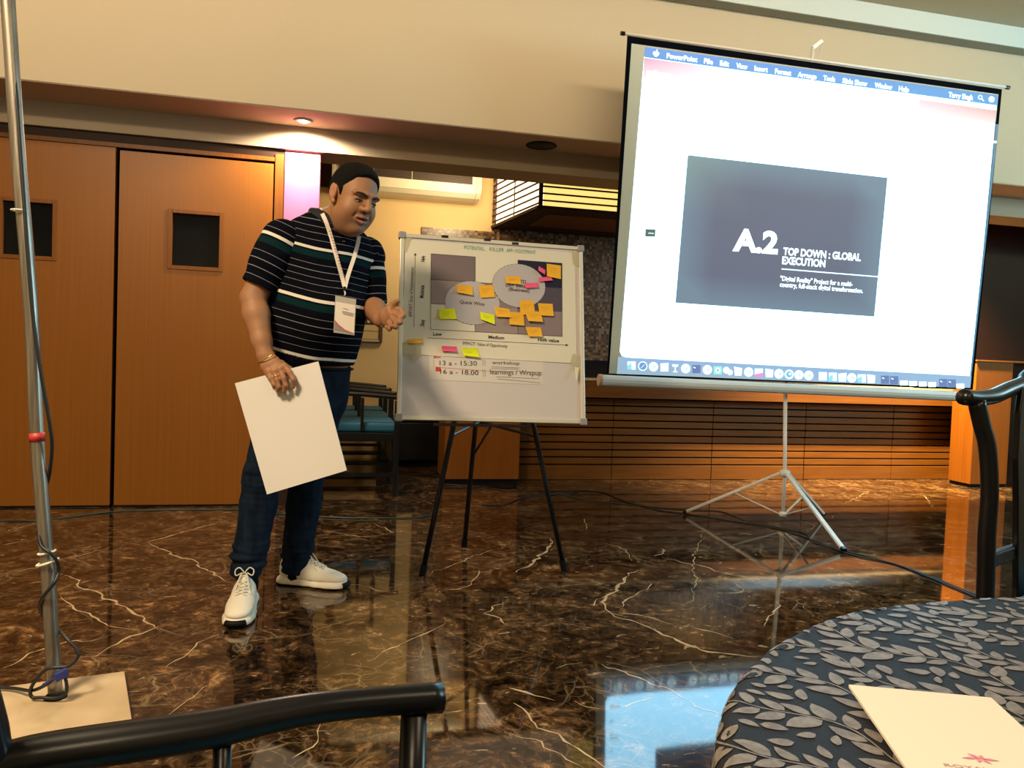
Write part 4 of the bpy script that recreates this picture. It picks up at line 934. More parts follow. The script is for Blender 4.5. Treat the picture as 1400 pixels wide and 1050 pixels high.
# notepad
n0, n1 = fl(1160, 940, TZ+.004), fl(1355, 958, TZ+.004); ud = n1-n0; wd_ = np.linalg.norm(ud); ud /= wd_; vd = np.array([ud[1], -ud[0], 0]); 
if vd[1] > 0: vd = -vd
npad = MB().slab([n0+V((0, 0, 0)), n1, n1+vd*.19, n0+vd*.19], (0, 0, 1), .003).build('notepad', mat('ivory_notepad', (.66, .60, .50), .8), bevel=.0004)
tag(npad, 'ivory hotel notepad with pink flower logo lying on the patterned tablecloth', 'notepad')
lg = MB(); q0 = fl(1292, 1048, TZ+.007); put_text(lg, 'ROYAL ORCHID', q0, q0+ud*.072, (0, 0, 1), .0042, off=.0003, bold=.01); lg.build('printed_lettering', mat('dusty_rose_ink', (.42, .22, .22), .8), npad)
fl_c = fl(1340, 1036.5, TZ+.0074); lg = MB()
for a_, l_ in ((-.1, .013), (1.0, .006), (2.4, .009), (3.3, .014), (4.2, .008), (5.3, .009)):
    dx_ = ud*math.cos(a_)-vd*math.sin(a_); dy_ = ud*math.sin(a_)+vd*math.cos(a_)
    lg.poly([fl_c, fl_c+dx_*l_*.5+dy_*.0018, fl_c+dx_*l_, fl_c+dx_*l_*.5-dy_*.0018])
lg.build('printed_flower', mat('pink_flower_ink', (.60, .20, .28), .8), npad)

# ================================================================ SDF MODELLING (numpy) -> one continuous mesh
class Field:
    def __init__(s, lo, hi, h):
        s.lo = V(lo); s.h = h; s.n = np.ceil((V(hi)-s.lo)/h).astype(int)+1; s.F = np.full(s.n, 1., np.float32)
    def _sub(s, lo, hi):
        a = np.maximum(np.floor((V(lo)-s.lo)/s.h).astype(int), 0); b = np.minimum(np.ceil((V(hi)-s.lo)/s.h).astype(int)+1, s.n)
        if (b <= a).any(): return None
        ax = [(s.lo[i]+np.arange(a[i], b[i])*s.h).astype(np.float32) for i in range(3)]
        return tuple(slice(a[i], b[i]) for i in range(3)), ax[0][:, None, None], ax[1][None, :, None], ax[2][None, None, :]
    def put(s, fn, lo, hi, k=.01, op='u'):
        m = k+.02; q = s._sub(V(lo)-m, V(hi)+m)
        if q is None: return
        sl, X, Y, Z = q; d = fn(X, Y, Z).astype(np.float32); f = s.F[sl]
        if op == 'u':
            h = np.maximum(k-np.abs(f-d), 0)/max(k, 1e-6); s.F[sl] = np.minimum(f, d)-h*h*k*.25
        elif op == 's':
            h = np.maximum(k-np.abs(f+d), 0)/max(k, 1e-6); s.F[sl] = np.maximum(f, -d)+h*h*k*.25
    def cap(s, a, b, ra, rb, k=.01, op='u'):
        a, b = V(a), V(b); d = b-a; L2 = max(float(d@d), 1e-9)
        def fn(X, Y, Z):
            t = np.clip(((X-a[0])*d[0]+(Y-a[1])*d[1]+(Z-a[2])*d[2])/L2, 0, 1)
            return np.sqrt((X-a[0]-t*d[0])**2+(Y-a[1]-t*d[1])**2+(Z-a[2]-t*d[2])**2)-(ra+(rb-ra)*t)
        r = max(ra, rb); s.put(fn, np.minimum(a, b)-r, np.maximum(a, b)+r, k, op)
    def chain(s, pts, rs, k=.01, op='u'):
        for i in range(len(pts)-1): s.cap(pts[i], pts[i+1], rs[i], rs[i+1], k, op)
    def ell(s, c, r, R=None, k=.01, op='u'):
        c, r = V(c), V(r); R = np.eye(3) if R is None else R
        def fn(X, Y, Z):
            x, y, z = X-c[0], Y-c[1], Z-c[2]
            u = (x*R[0, 0]+y*R[1, 0]+z*R[2, 0])/r[0]; v = (x*R[0, 1]+y*R[1, 1]+z*R[2, 1])/r[1]; w = (x*R[0, 2]+y*R[1, 2]+z*R[2, 2])/r[2]
            k0 = np.sqrt(u*u+v*v+w*w); k1 = np.sqrt((u/r[0])**2+(v/r[1])**2+(w/r[2])**2)+1e-6
            return k0*(k0-1)/k1
        s.put(fn, c-r.max(), c+r.max(), k, op)
    def ecap(s, a, b, ra, rb, side, k=.02, op='u'):
        """elliptic capsule: radii (along side, across) lerp from a to b"""
        a, b = V(a), V(b); d = b-a; L = np.linalg.norm(d); t_ = d/L; u = nrm(V(side)-t_*np.dot(side, t_)); v = np.cross(t_, u)
        def fn(X, Y, Z):
            x, y, z = X-a[0], Y-a[1], Z-a[2]
            p = x*t_[0]+y*t_[1]+z*t_[2]; t = np.clip(p/L, 0, 1); e = p-t*L
            qu = (x*u[0]+y*u[1]+z*u[2]); qv = (x*v[0]+y*v[1]+z*v[2]); ru = ra[0]+(rb[0]-ra[0])*t; rv = ra[1]+(rb[1]-ra[1])*t; rm = np.minimum(ru, rv)
            q = np.sqrt((qu/ru)**2+(qv/rv)**2+(e/rm)**2); g = np.sqrt((qu/ru**2)**2+(qv/rv**2)**2+(e/rm**2)**2)+1e-6
            return q*(q-1)/g
        r = max(max(ra), max(rb)); s.put(fn, np.minimum(a, b)-r, np.maximum(a, b)+r, k, op)
    def cut(s, p, n, k=.004):      # remove the side n points to
        p, n = V(p), nrm(n); ax = [(s.lo[i]+np.arange(s.n[i])*s.h).astype(np.float32) for i in range(3)]
        d = (ax[0][:, None, None]-p[0])*n[0]+(ax[1][None, :, None]-p[1])*n[1]+(ax[2][None, None, :]-p[2])*n[2]
        h = np.maximum(k-np.abs(s.F-d), 0)/k; s.F = np.maximum(s.F, d.astype(np.float32))+(h*h*k*.25).astype(np.float32)
    def mesh(s):
        F = s.F; B = F < 0; n = np.array(F.shape)
        c = np.zeros(n-1, np.uint8)
        for i in (0, 1):
            for j in (0, 1):
                for k in (0, 1): c += B[i:n[0]-1+i, j:n[1]-1+j, k:n[2]-1+k]
        act = (c > 0) & (c < 8); cells = np.argwhere(act); idx = np.full(n-1, -1, np.int32); idx[tuple(cells.T)] = np.arange(len(cells))
        cor = np.array([(i, j, k) for i in (0, 1) for j in (0, 1) for k in (0, 1)])
        val = np.stack([F[tuple((cells+q).T)] for q in cor], 1)
        P = np.zeros((len(cells), 3)); cnt = np.zeros(len(cells))
        for a in range(8):
            for b in range(a+1, 8):
                if np.abs(cor[a]-cor[b]).sum() != 1: continue
                m = (val[:, a] < 0) != (val[:, b] < 0); t = val[m, a]/(val[m, a]-val[m, b]); P[m] += cor[a]+(cor[b]-cor[a])*t[:, None]; cnt[m] += 1
        vs = s.lo+(cells+P/cnt[:, None])*s.h
        faces = []
        for ax in range(3):
            o1, o2 = [(1, 2), (2, 0), (0, 1)][ax]; sl0 = [slice(None)]*3; sl1 = [slice(None)]*3; sl0[ax] = slice(0, -1); sl1[ax] = slice(1, None)
            X = B[tuple(sl0)] != B[tuple(sl1)]; e = np.argwhere(X); e = e[(e[:, o1] > 0) & (e[:, o2] > 0) & (e[:, o1] < n[o1]-1) & (e[:, o2] < n[o2]-1)]
            ins = B[tuple(e.T)]
            def g(d1, d2):
                q = e.copy(); q[:, o1] -= d1; q[:, o2] -= d2; return idx[tuple(q.T)]
            f = np.stack([g(1, 1), g(0, 1), g(0, 0), g(1, 0)], 1); f[~ins] = f[~ins][:, ::-1]; faces.append(f)
        f = np.concatenate(faces); f = f[(f >= 0).all(1)]
        return vs, f
def smooth_verts(vs, fs, it=2, lam=.5):
    n = len(vs); e = np.concatenate([fs[:, [0, 1]], fs[:, [1, 2]], fs[:, [2, 3]], fs[:, [3, 0]]]); e = np.concatenate([e, e[:, ::-1]])
    deg = np.bincount(e[:, 0], minlength=n)[:, None]
    for _ in range(it):
        for l in (lam, -lam*1.03):
            acc = np.stack([np.bincount(e[:, 0], vs[e[:, 1], k], minlength=n) for k in range(3)], 1); vs = vs+l*(acc/np.maximum(deg, 1)-vs)
    return vs
def vnormals(vs, fs):
    fn = np.cross(vs[fs[:, 2]]-vs[fs[:, 0]], vs[fs[:, 3]]-vs[fs[:, 1]]); N_ = np.zeros_like(vs)
    for k in range(4):
        for c in range(3): N_[:, c] += np.bincount(fs[:, k], fn[:, c], minlength=len(vs))
    return N_/(np.linalg.norm(N_, axis=1)[:, None]+1e-12)
def npmesh(name, vs, fs, m, parent=None, attr=None, col=None):
    me = bpy.data.meshes.new(name)
    if parent is not None:
        Mi = np.array(WMX[parent].inverted()); vs = vs@Mi[:3, :3].T+Mi[:3, 3]
    me.vertices.add(len(vs)); me.vertices.foreach_set('co', vs.astype(np.float32).ravel()); me.loops.add(fs.size); me.loops.foreach_set('vertex_index', fs.astype(np.int32).ravel())
    me.polygons.add(len(fs)); me.polygons.foreach_set('loop_start', np.arange(0, fs.size, 4, dtype=np.int32)); me.polygons.foreach_set('loop_total', np.full(len(fs), 4, np.int32))
    me.update(calc_edges=True); me.polygons.foreach_set('use_smooth', np.ones(len(fs), bool))
    if attr is not None: a = me.attributes.new('stripe', 'FLOAT', 'POINT'); a.data.foreach_set('value', attr.astype(np.float32))
    if col is not None:
        ca = me.color_attributes.new('Col', 'FLOAT_COLOR', 'POINT'); ca.data.foreach_set('color', np.concatenate([col, np.ones((len(col), 1))], 1).astype(np.float32).ravel())
    me.materials.append(m); me.update(); o = bpy.data.objects.new(name, me); COL.objects.link(o)
    if parent is not None: o.parent = parent; WMX[o] = WMX[parent]
    return o
def bvh_of(vs, fs): return BVHTree.FromPolygons([tuple(v) for v in vs], [tuple(f) for f in fs.tolist()])

# ================================================================ THE MAN
Zv = V((0, 0, 1)); Sv = nrm((CM@[1, 0, 0])*[1, 1, 0]); Dv = nrm((CM@[0, 0, 1])*[1, 1, 0])
man = thing('person', 'man in striped dark polo, jeans and white trainers, leaning towards the poster board', 'person', fl(390, 815))
th = math.radians(36)
Ft = math.sin(th)*Sv-math.cos(th)*Dv; Rt = -math.cos(th)*Sv-math.sin(th)*Dv       # facing, his right
# joints
hipR, hipL = W(395, 535, 3.12), W(442, 535, 3.26)
kneR, kneL = W(358, 652, 3.06), W(418, 655, 3.28)
ankR, ankL = W(338, 780, 3.07), W(405, 778, 3.35)
tor = [  # px, py, depth, half width (along his right), half thickness
 (425, 500, 3.17, .170, .128), (428, 475, 3.155, .180, .146), (431, 445, 3.135, .190, .160), (435, 415, 3.12, .192, .160), (439, 385, 3.11, .190, .148),
 (443, 358, 3.10, .188, .132), (446, 336, 3.095, .178, .112), (449, 319, 3.09, .135, .088), (453, 305, 3.085, .085, .070)]
shR = W(446, 335, 3.095)+Rt*.178+Zv*-.005; shL = W(446, 335, 3.095)-Rt*.175+Zv*-.02
elR = W(346, 408, 2.96); wrR = W(362, 485, 2.905)
elL = W(509, 418, 3.20); wrL = W(520, 437, 2.97)
neck0 = W(457, 300, 3.085); headC = W(483.5, 271, 2.985)

# ---- head frame: x = his left, y = face, z = crown
yaw, pit, rol = math.radians(44), math.radians(17), math.radians(7)
fy = math.cos(pit)*(math.sin(yaw)*Sv-math.cos(yaw)*Dv)-math.sin(pit)*Zv
fx = nrm(math.cos(yaw)*Sv+math.sin(yaw)*Dv); fx = nrm(math.cos(rol)*fx-math.sin(rol)*nrm(np.cross(fy, fx)))
fz = nrm(np.cross(fy, fx)); fy = nrm(np.cross(fx, fz))
HR = np.stack([fx, fy, fz], 1)
def hp(x, y, z): return headC+HR@np.array([x, y, z])*1.02
h = .003
allp = np.array([hipR, hipL, ankR, ankL, shR, shL, elR, wrL, headC+Zv*.16, W(565, 430, 2.9), W(330, 420, 2.9)])
body = Field(allp.min(0)-[.13, .14, .14], allp.max(0)+[.10, .13, .02], h)
# torso, neck
for (a, b_2) in zip(tor[:-1], tor[1:]): body.ecap(W(*a[:3]), W(*b_2[:3]), (a[3]-.016, a[4]-.016), (b_2[3]-.016, b_2[4]-.016), Rt, .03)
body.cap(neck0-Zv*.03, hp(0, -.022, -.05), .066, .060, .03)
# legs (under the jeans)
pel = (hipR+hipL)/2
body.ecap(pel+Zv*.05, pel-Zv*.02, (.15, .11), (.15, .105), Rt, .03)
for hj, kj, aj in ((hipR, kneR, ankR), (hipL, kneL, ankL)): body.cap(hj, kj, .078, .055, .03); body.chain([kj, kj+(aj-kj)*.35+Dv*.01, aj], [.052, .052, .036], .02); body.ell(aj-Zv*.03, (.035, .035, .05), None, .02)
# arms
body.chain([shR, shR+(elR-shR)*.5, elR], [.062, .056, .047], .02)
body.chain([elR, elR+(wrR-elR)*.28, elR+(wrR-elR)*.75, wrR], [.046, .050, .037, .0295], .015)
body.chain([shL, shL+(elL-shL)*.5, elL], [.060, .054, .044], .02); body.chain([elL, elL+(wrL-elL)*.3, wrL], [.044, .046, .029], .015)
# right hand (back of the hand seen, fingers over the sheet)
pR = W(372, 503, 2.885)
body.ecap(wrR, W(369, 497, 2.893), (.030, .021), (.036, .019), Sv*.9+Zv*.35, .012); body.ecap(W(369, 497, 2.893), W(376, 508, 2.882), (.036, .019), (.038, .016), Sv*.9+Zv*.35, .012)
fingR = [([(389, 501, 2.885), (396, 509, 2.866), (401, 519, 2.860), (400.5, 529, 2.868)], [.0125, .0105, .0095, .0085]),
         ([(383, 505, 2.880), (388, 517, 2.862), (391, 527, 2.860), (388.5, 535, 2.868)], [.0125, .0108, .0098, .0086]),
         ([(375, 508, 2.880), (379, 519, 2.862), (381.5, 529, 2.860), (380, 534, 2.868)], [.0120, .0103, .0094, .0084]),
         ([(367, 508, 2.884), (370, 517, 2.868), (374.5, 526, 2.866), (375.5, 530.5, 2.872)], [.0108, .0092, .0084, .0076])]
for P, R_ in fingR: body.chain([W(*q) for q in P], R_, .005)
for q in ((388, 500, 2.878), (382, 504, 2.874), (374.5, 507, 2.874), (367, 507.5, 2.879)): body.ell(W(*q), (.0115, .0115, .0115), None, .008)
body.chain([W(384, 497, 2.905), W(395, 505, 2.925), W(402, 514, 2.930), W(404, 522, 2.928)], [.0145, .0125, .0112, .0098], .008)   # thumb behind the sheet
# left hand (half open, palm up)
body.ecap(wrL, W(528, 436, 2.93), (.029, .020), (.036, .019), Zv*.8-Sv*.45, .012); body.ecap(W(528, 436, 2.93), W(535.5, 431, 2.905), (.036, .019), (.040, .016), Zv*.9-Sv*.3, .012)
fingL = [([(541, 422, 2.905), (548.5, 424, 2.89), (551.5, 431.5, 2.875), (547, 436, 2.868)], [.0122, .0105, .0096, .0086]),
         ([(540, 429, 2.895), (547, 433, 2.876), (547.5, 441, 2.865), (542, 441.5, 2.860)], [.0122, .0104, .0096, .0086]),
         ([(537, 436, 2.890), (542, 440.5, 2.870), (541, 447, 2.860), (536, 445.5, 2.855)], [.0115, .0100, .0092, .0083]),
         ([(532, 441, 2.890), (535, 446, 2.872), (532.5, 450, 2.862), (528.5, 447, 2.858)], [.0105, .0090, .0083, .0075])]
for P, R_ in fingL: body.chain([W(*q) for q in P], R_, .004)
body.chain([W(530, 425, 2.925), W(537, 418.5, 2.91), W(541.5, 414, 2.895), W(543.5, 411.5, 2.885)], [.0155, .0135, .0118, .0095], .008)
# head
E_ = lambda c, r, k=.012, op='u': body.ell(hp(*c), r, HR, k, op)
Cp = lambda a, b_, ra, rb, k=.008, op='u': body.cap(hp(*a), hp(*b_), ra, rb, k, op)
E_((0, -.018, .038), (.079, .098, .090), .02); E_((0, .028, -.012), (.068, .072, .098), .03); E_((0, .038, -.068), (.062, .058, .052), .03)
for s_ in (-1, 1):
    E_((s_*.040, .052, -.040), (.031, .036, .036), .02); E_((s_*.045, .02, -.072), (.026, .044, .036), .02)
    Cp((s_*.012, .0985, .026), (s_*.050, .080, .024), .010, .009, .012)
E_((0, .076, -.103), (.027, .024, .021), .016); E_((0, .020, -.108), (.050, .055, .034), .03)      # chin, soft underchin
Cp((0, .094, .020), (0, .119, -.018), .0095, .0125, .010); E_((0, .120, -.024), (.0165, .0135, .013), k=.008)
for s_ in (-1, 1): E_((s_*.0155, .107, -.027), (.0105, .013, .010), k=.006); E_((s_*.008, .112, -.036), (.0045, .007, .005), k=.003, op='s')
for s_ in (-1, 1): E_((s_*.033, .104, .004), (.0190, .0150, .0115), k=.012, op='s')
for s_ in (-1, 1): E_((s_*.033, .0765, .002), (.0165, .0150, .0135), k=.004)
Cp((-.024, .0915, -.058), (-.006, .1055, -.0545), .006, .0075, .006); Cp((.024, .0915, -.058), (.006, .1055, -.0545), .006, .0075, .006)
Cp((-.021, .090, -.071), (0, .101, -.0735), .0065, .0085, .006); Cp((.021, .090, -.071), (0, .101, -.0735), .0065, .0085, .006)
Cp((-.019, .098, -.0635), (.019, .098, -.0635), .0028, .0028, .003, 's'); E_((0, .106, -.064), (.014, .012, .0035), k=.003, op='s')
for s_ in (-1, 1): Cp((s_*.026, .104, -.034), (s_*.034, .090, -.060), .0022, .0022, .008, 's')
for s_ in (-1, 1):
    E_((s_*.082, -.012, -.004), (.010, .021, .034), k=.006); E_((s_*.0925, -.004, .002), (.006, .011, .019), k=.005, op='s'); E_((s_*.080, .0, -.034), (.008, .011, .011), k=.005); E_((s_*.083, -.024, .008), (.009, .010, .024), k=.005)
bv, bf = body.mesh(); bv = smooth_verts(bv, bf, 1, .45)
# skin tint per vertex
base = np.array([.33, .155, .072]); col = np.tile(base, (len(bv), 1))
q = (bv-headC)@HR/1.02; near = np.linalg.norm(q, axis=1) < .19
def blob(c, r, colr, a):
    d = np.sqrt((((q-np.array(c))/np.array(r))**2).sum(1)); w = np.clip(1.4-d, 0, 1)*a*near; col[:] = col*(1-w[:, None])+np.array(colr)*w[:, None]
blob((0, .05, -.085), (.064, .078, .050), (.13, .075, .052), .68)        # shaved beard shadow
blob((0, .11, -.046), (.028, .022, .009), (.15, .085, .06), .55)
for s_ in (-1, 1): blob((s_*.033, .092, .003), (.022, .02, .014), (.20, .095, .06), .6)
blob((0, .10, -.0565), (.022, .02, .0055), (.30, .11, .085), .8); blob((0, .10, -.072), (.020, .02, .0065), (.33, .12, .095), .8); blob((0, .09, -.064), (.020, .03, .0032), (.02, .008, .006), 1.0)
for s_ in (-1, 1): blob((s_*.09, -.01, 0), (.02, .03, .035), (.48, .20, .12), .5)
hand = np.minimum(np.linalg.norm(bv-W(390, 525, 2.86), axis=1), np.linalg.norm(bv-W(540, 440, 2.87), axis=1)); w = np.clip(1-hand/.06, 0, 1)[:, None]*.45; col = col*(1-w)+np.array([.22, .10, .055])*w
SK = bpy.data.materials.new('skin'); SK.use_nodes = True; nt = SK.node_tree; b_s = nt.nodes['Principled BSDF']; a_n = nt.nodes.new('ShaderNodeAttribute'); a_n.attribute_name = 'Col'
nt.links.new(a_n.outputs['Color'], b_s.inputs['Base Color']); b_s.inputs['Roughness'].default_value = .58; b_s.inputs['Subsurface Weight'].default_value = .06; b_s.inputs['Subsurface Radius'].default_value = (.012, .005, .003); b_s.inputs['Subsurface Scale'].default_value = .6
bodyo = npmesh('body', bv, bf, SK, man, col=col)
hm = near & (np.abs(q[:, 0]) < .2); hf = bf[hm[bf].all(1)]; HB = bvh_of(bv, hf)
def face_hit(x, z, off=.0, yy=.3):
    o_ = hp(x, yy, z); r = HB.ray_cast(Vector(o_), Vector(-fy)); return (V(r[0])+fy*off) if r[0] is not None else hp(x, .09, z)
# eyes, lashes, brows
for s_ in (-1, 1):
    eb_ = MB()
    for (cx_, cz_, w_, h_) in ((s_*.033, -.0035, .0115, .0032),):
        P = [face_hit(cx_+w_*math.cos(a), cz_+h_*math.sin(a), .0010) for a in np.linspace(0, 2*math.pi, 17)[:-1]]; c_ = face_hit(cx_, cz_, .0024); eb_.add([c_]+P, [(0, 1+i, 1+(i+1) % 16) for i in range(16)])
    e_o = eb_.build('eye', mat('eye_white', (.42, .38, .34), .25), bodyo, smooth=True)
    P = [face_hit(s_*.033+.003+.0036*math.cos(a), -.0035+.0034*math.sin(a), .0026) for a in np.linspace(0, 2*math.pi, 13)[:-1]]; MB().poly(P).build('iris', mat('dark_brown_iris', (.012, .006, .004), .15), e_o)
    P = [face_hit(s_*.033+x, .0005+.0028*math.cos(x/.013*1.5), .0016) for x in np.linspace(-.0145, .0145, 9)]; MB().tube(P, [.0008]+[.0019]*7+[.0008], 6).build('eyelashes', mat('lash_black', (.006, .004, .003), .8), bodyo, smooth=True)
    P = [face_hit(s_*(.012+.040*t), .0205+.0075*math.sin(t*2.3)-.002*t, .0002) for t in np.linspace(0, 1, 11)]; MB().tube(P, [.003+.0026*math.sin(math.pi*min(1, t*1.15+.12)) if t < .85 else .0025 for t in np.linspace(0, 1, 11)], 8, flat=.55, up=tuple(fy)).build('eyebrow', mat('brow_black', (.010, .006, .004), .9), bodyo, smooth=True)
# hair: short, black
hr = Field(headC-.16, headC+[.16, .16, .18], .0025)
hr.ell(hp(0, -.020, .040), (.0825, .102, .0930), HR, .01); hr.ell(hp(0, -.036, .012), (.0775, .077, .080), HR, .02); hr.ell(hp(0, .02, .062), (.068, .066, .066), HR, .02)
pl_n = nrm(HR@np.array([0, .865, -.50])); hr.cut(hp(0, .064, .088), pl_n, .006); hr.cut(hp(0, -.05, -.036), HR@np.array([0, .35, -1.]), .01)
for s_ in (-1, 1): hr.ell(hp(s_*.050, .082, .072), (.022, .030, .026), HR, .008, 's')
for s_ in (-1, 1): hr.ell(hp(s_*.09, -.008, -.012), (.03, .024, .036), HR, .006, 's'); hr.cap(hp(s_*.0745, .020, .02), hp(s_*.073, .022, .002), .009, .005, .006)
hv, hf2 = hr.mesh(); hn = vnormals(hv, hf2); hv = hv+hn*(.0012*np.sin(hv[:, 0:1]*700+hv[:, 2:3]*500)*np.sin(hv[:, 1:2]*900))
npmesh('hair', hv, hf2, mat('black_hair', (.003, .0025, .0025), .7, bump=.8, bscale=350, spec=.2), man)

# ---- polo shirt (striped): torso and sleeves
def stripe_mat(name, shift=0., sleeve=False):
    m = bpy.data.materials.new(name); m.use_nodes = True; nt = m.node_tree; b = nt.nodes['Principled BSDF']; L = nt.links
    a = nt.nodes.new('ShaderNodeAttribute'); a.attribute_name = 'stripe'
    nv, tl, wt, gr = (.0025, .003, .007), (.003, .020, .024), (.74, .68, .60), (.24, .24, .26)
    st = [(0, wt), (.052, nv), (.085, tl), (.20, nv)]
    for c in ((.33, .46, .59, .72, .86) if not sleeve else (.34, .48, .62, .76, .9)): st += [(c, gr), (c+.0095, nv)]
    r = ramp(nt, st, 'CONSTANT')
    md = nt.nodes.new('ShaderNodeMath'); md.operation = 'DIVIDE'; md.inputs[1].default_value = .225; fr_ = nt.nodes.new('ShaderNodeMath'); fr_.operation = 'FRACT'; ad = nt.nodes.new('ShaderNodeMath'); ad.operation = 'ADD'; ad.inputs[1].default_value = 4+shift
    L.new(a.outputs['Fac'], md.inputs[0]); L.new(md.outputs[0], ad.inputs[0]); L.new(ad.outputs[0], fr_.inputs[0]); L.new(fr_.outputs[0], r.inputs[0]); L.new(r.outputs[0], b.inputs['Base Color'])
    b.inputs['Roughness'].default_value = .9; b.inputs['Specular IOR Level'].default_value = .06
    return m
def wrinkle(vs, fs, amp, seed, sc=(1, 1, 1), mask=None):
    n_ = vnormals(vs, fs); r = np.random.RandomState(seed); d = np.zeros(len(vs))
    for i in range(7):
        k_ = r.randn(3)*np.array(sc)*(18+12*i); d += np.sin(vs@k_+r.rand()*6.28+1.5*np.sin(vs@(r.randn(3)*9)))/(1+i*.7)
    if mask is not None: d = d*mask
    return vs+n_*(amp*d)[:, None]
shirt = Field(W(425, 520, 3.15)-[.42, .34, .02], W(453, 300, 3.09)+[.34, .34, .10], .0038)
shirt.lo = shirt.lo
for (a, b_2) in zip(tor[:-2], tor[1:-1]): shirt.ecap(W(*a[:3]), W(*b_2[:3]), (a[3], a[4]), (b_2[3], b_2[4]), Rt, .03)
shirt.cap(shR-Rt*.05, shR+Rt*.004-Zv*.01, .075, .066, .04); shirt.cap(shL+Rt*.05, shL-Rt*.008-Zv*.01, .075, .072, .04)
shirt.ell(W(437, 430, 3.12)+Ft*.075, (.13, .11, .13), None, .06)       # belly
nk = W(455, 301, 3.085)
shirt.cap(nk+Zv*.06, nk-Zv*.012+Ft*.0, .062, .060, .01, 's')
hem_n = nrm(-Zv+Sv*.06); shirt.cut(W(425, 501, 3.17), hem_n)
tv, tf = shirt.mesh(); 
dax = nrm(W(425, 500, 3.17)-W(449, 319, 3.09)); s_t = (tv-W(449, 319, 3.09))@dax
lat = (tv-W(435, 400, 3.11))@(-Rt)
hang = .028*np.clip(lat/.2, -1, 1)*np.clip(s_t/.25, -.2, 1)
tv2 = wrinkle(tv, tf, .0011, 3, (1, 1, 1.2)); 
shc = s_t-.004-.06*lat+.003*np.sin(lat*23); shc = np.where(shc < .2475, .2475-(.2475-shc)*(.225/.192), shc)
nkd = np.sqrt((((tv-nk)@Rt)/.098)**2+(((tv-nk)@Ft)/.105)**2+((tv-nk)[:, 2]/.11)**2); shc = np.where((nkd < 1) | (shc > .4865), .079, shc)
torso = npmesh('polo_shirt', tv2, tf, stripe_mat('navy_striped_jersey', -.10), man, attr=shc)
TB = bvh_of(tv2, tf)
for nm, sh, el, hemt, rr_, sd in (('R', shR, elR, .80, (.076, .071, .067), 5), ('L', shL, elL, .98, (.074, .068, .062), 6)):
    sf = Field(np.minimum(sh, el)-.14, np.maximum(sh, el)+.14, .0038); d_ = nrm(el-sh); L_ = np.linalg.norm(el-sh)
    sf.chain([sh-d_*.0, sh+d_*L_*.45, sh+d_*L_*(hemt+.1)], rr_, .02); 
    if nm == 'R': sf.cap(sh, sh+d_*.1, .081, .077, .02)
    hp_ = sh+d_*L_*hemt; sf.cut(hp_, d_)
    sf.cap(hp_-d_*.03, hp_+d_*.05, rr_[2]-.006, rr_[2]-.006, .002, 's')
    v_, f_ = sf.mesh(); s_ = (v_-sh)@d_; v_ = wrinkle(v_, f_, .0012, sd)
    npmesh('sleeve', v_, f_, stripe_mat('striped_sleeve_'+nm, -.22 if nm == 'R' else -.49, True), torso, attr=s_+.05)
# collar, placket, buttons
DK_ = mat('navy_collar', (.006, .008, .016), .85)
cf = Field(nk-.15, nk+.15, .003)
for i in range(20):
    a0, a1 = 2*math.pi*i/20, 2*math.pi*(i+1)/20
    cq = lambda a: nk+Rt*.080*math.cos(a)+Ft*.088*math.sin(a)+Zv*(.024-.046*max(0, math.sin(a))**2+.014*max(0, -math.sin(a)))+Sv*.0
    cf.cap(cq(a0), cq(a1), .0135, .0135, .004); cf.cap(cq(a0)-Zv*.016+Rt*.010*math.cos(a0)+Ft*.010*math.sin(a0), cq(a1)-Zv*.016+Rt*.010*math.cos(a1)+Ft*.010*math.sin(a1), .0105, .0105, .008)
cv, cf_ = cf.mesh(); npmesh('collar', cv, cf_, DK_, torso); CB = bvh_of(cv, cf_)
def on_shirt(px, py, off=.003):
    d_ = ray(px, py); d_ = d_/np.linalg.norm(d_); r = TB.ray_cast(Vector(EYE), Vector(d_)); r2 = CB.ray_cast(Vector(EYE), Vector(d_))
    if r2[0] is not None and (r[0] is None or r2[3] < r[3]): r = r2
    if r[0] is None: return None
    return V(r[0])-d_*off
pk = [on_shirt(*p, .004) for p in ((466, 315), (467, 322), (468.5, 330), (470, 340))]
for p in ((467.5, 317.5), (470, 330)):
    q_ = on_shirt(*p, .006)
    if q_ is not None: MB().lathe([(.001, -.001), (.0055, -.001), (.0055, .001), (.001, .0012)], q_, 10).build('button', mat('grey_button', (.12, .12, .12), .4), torso)

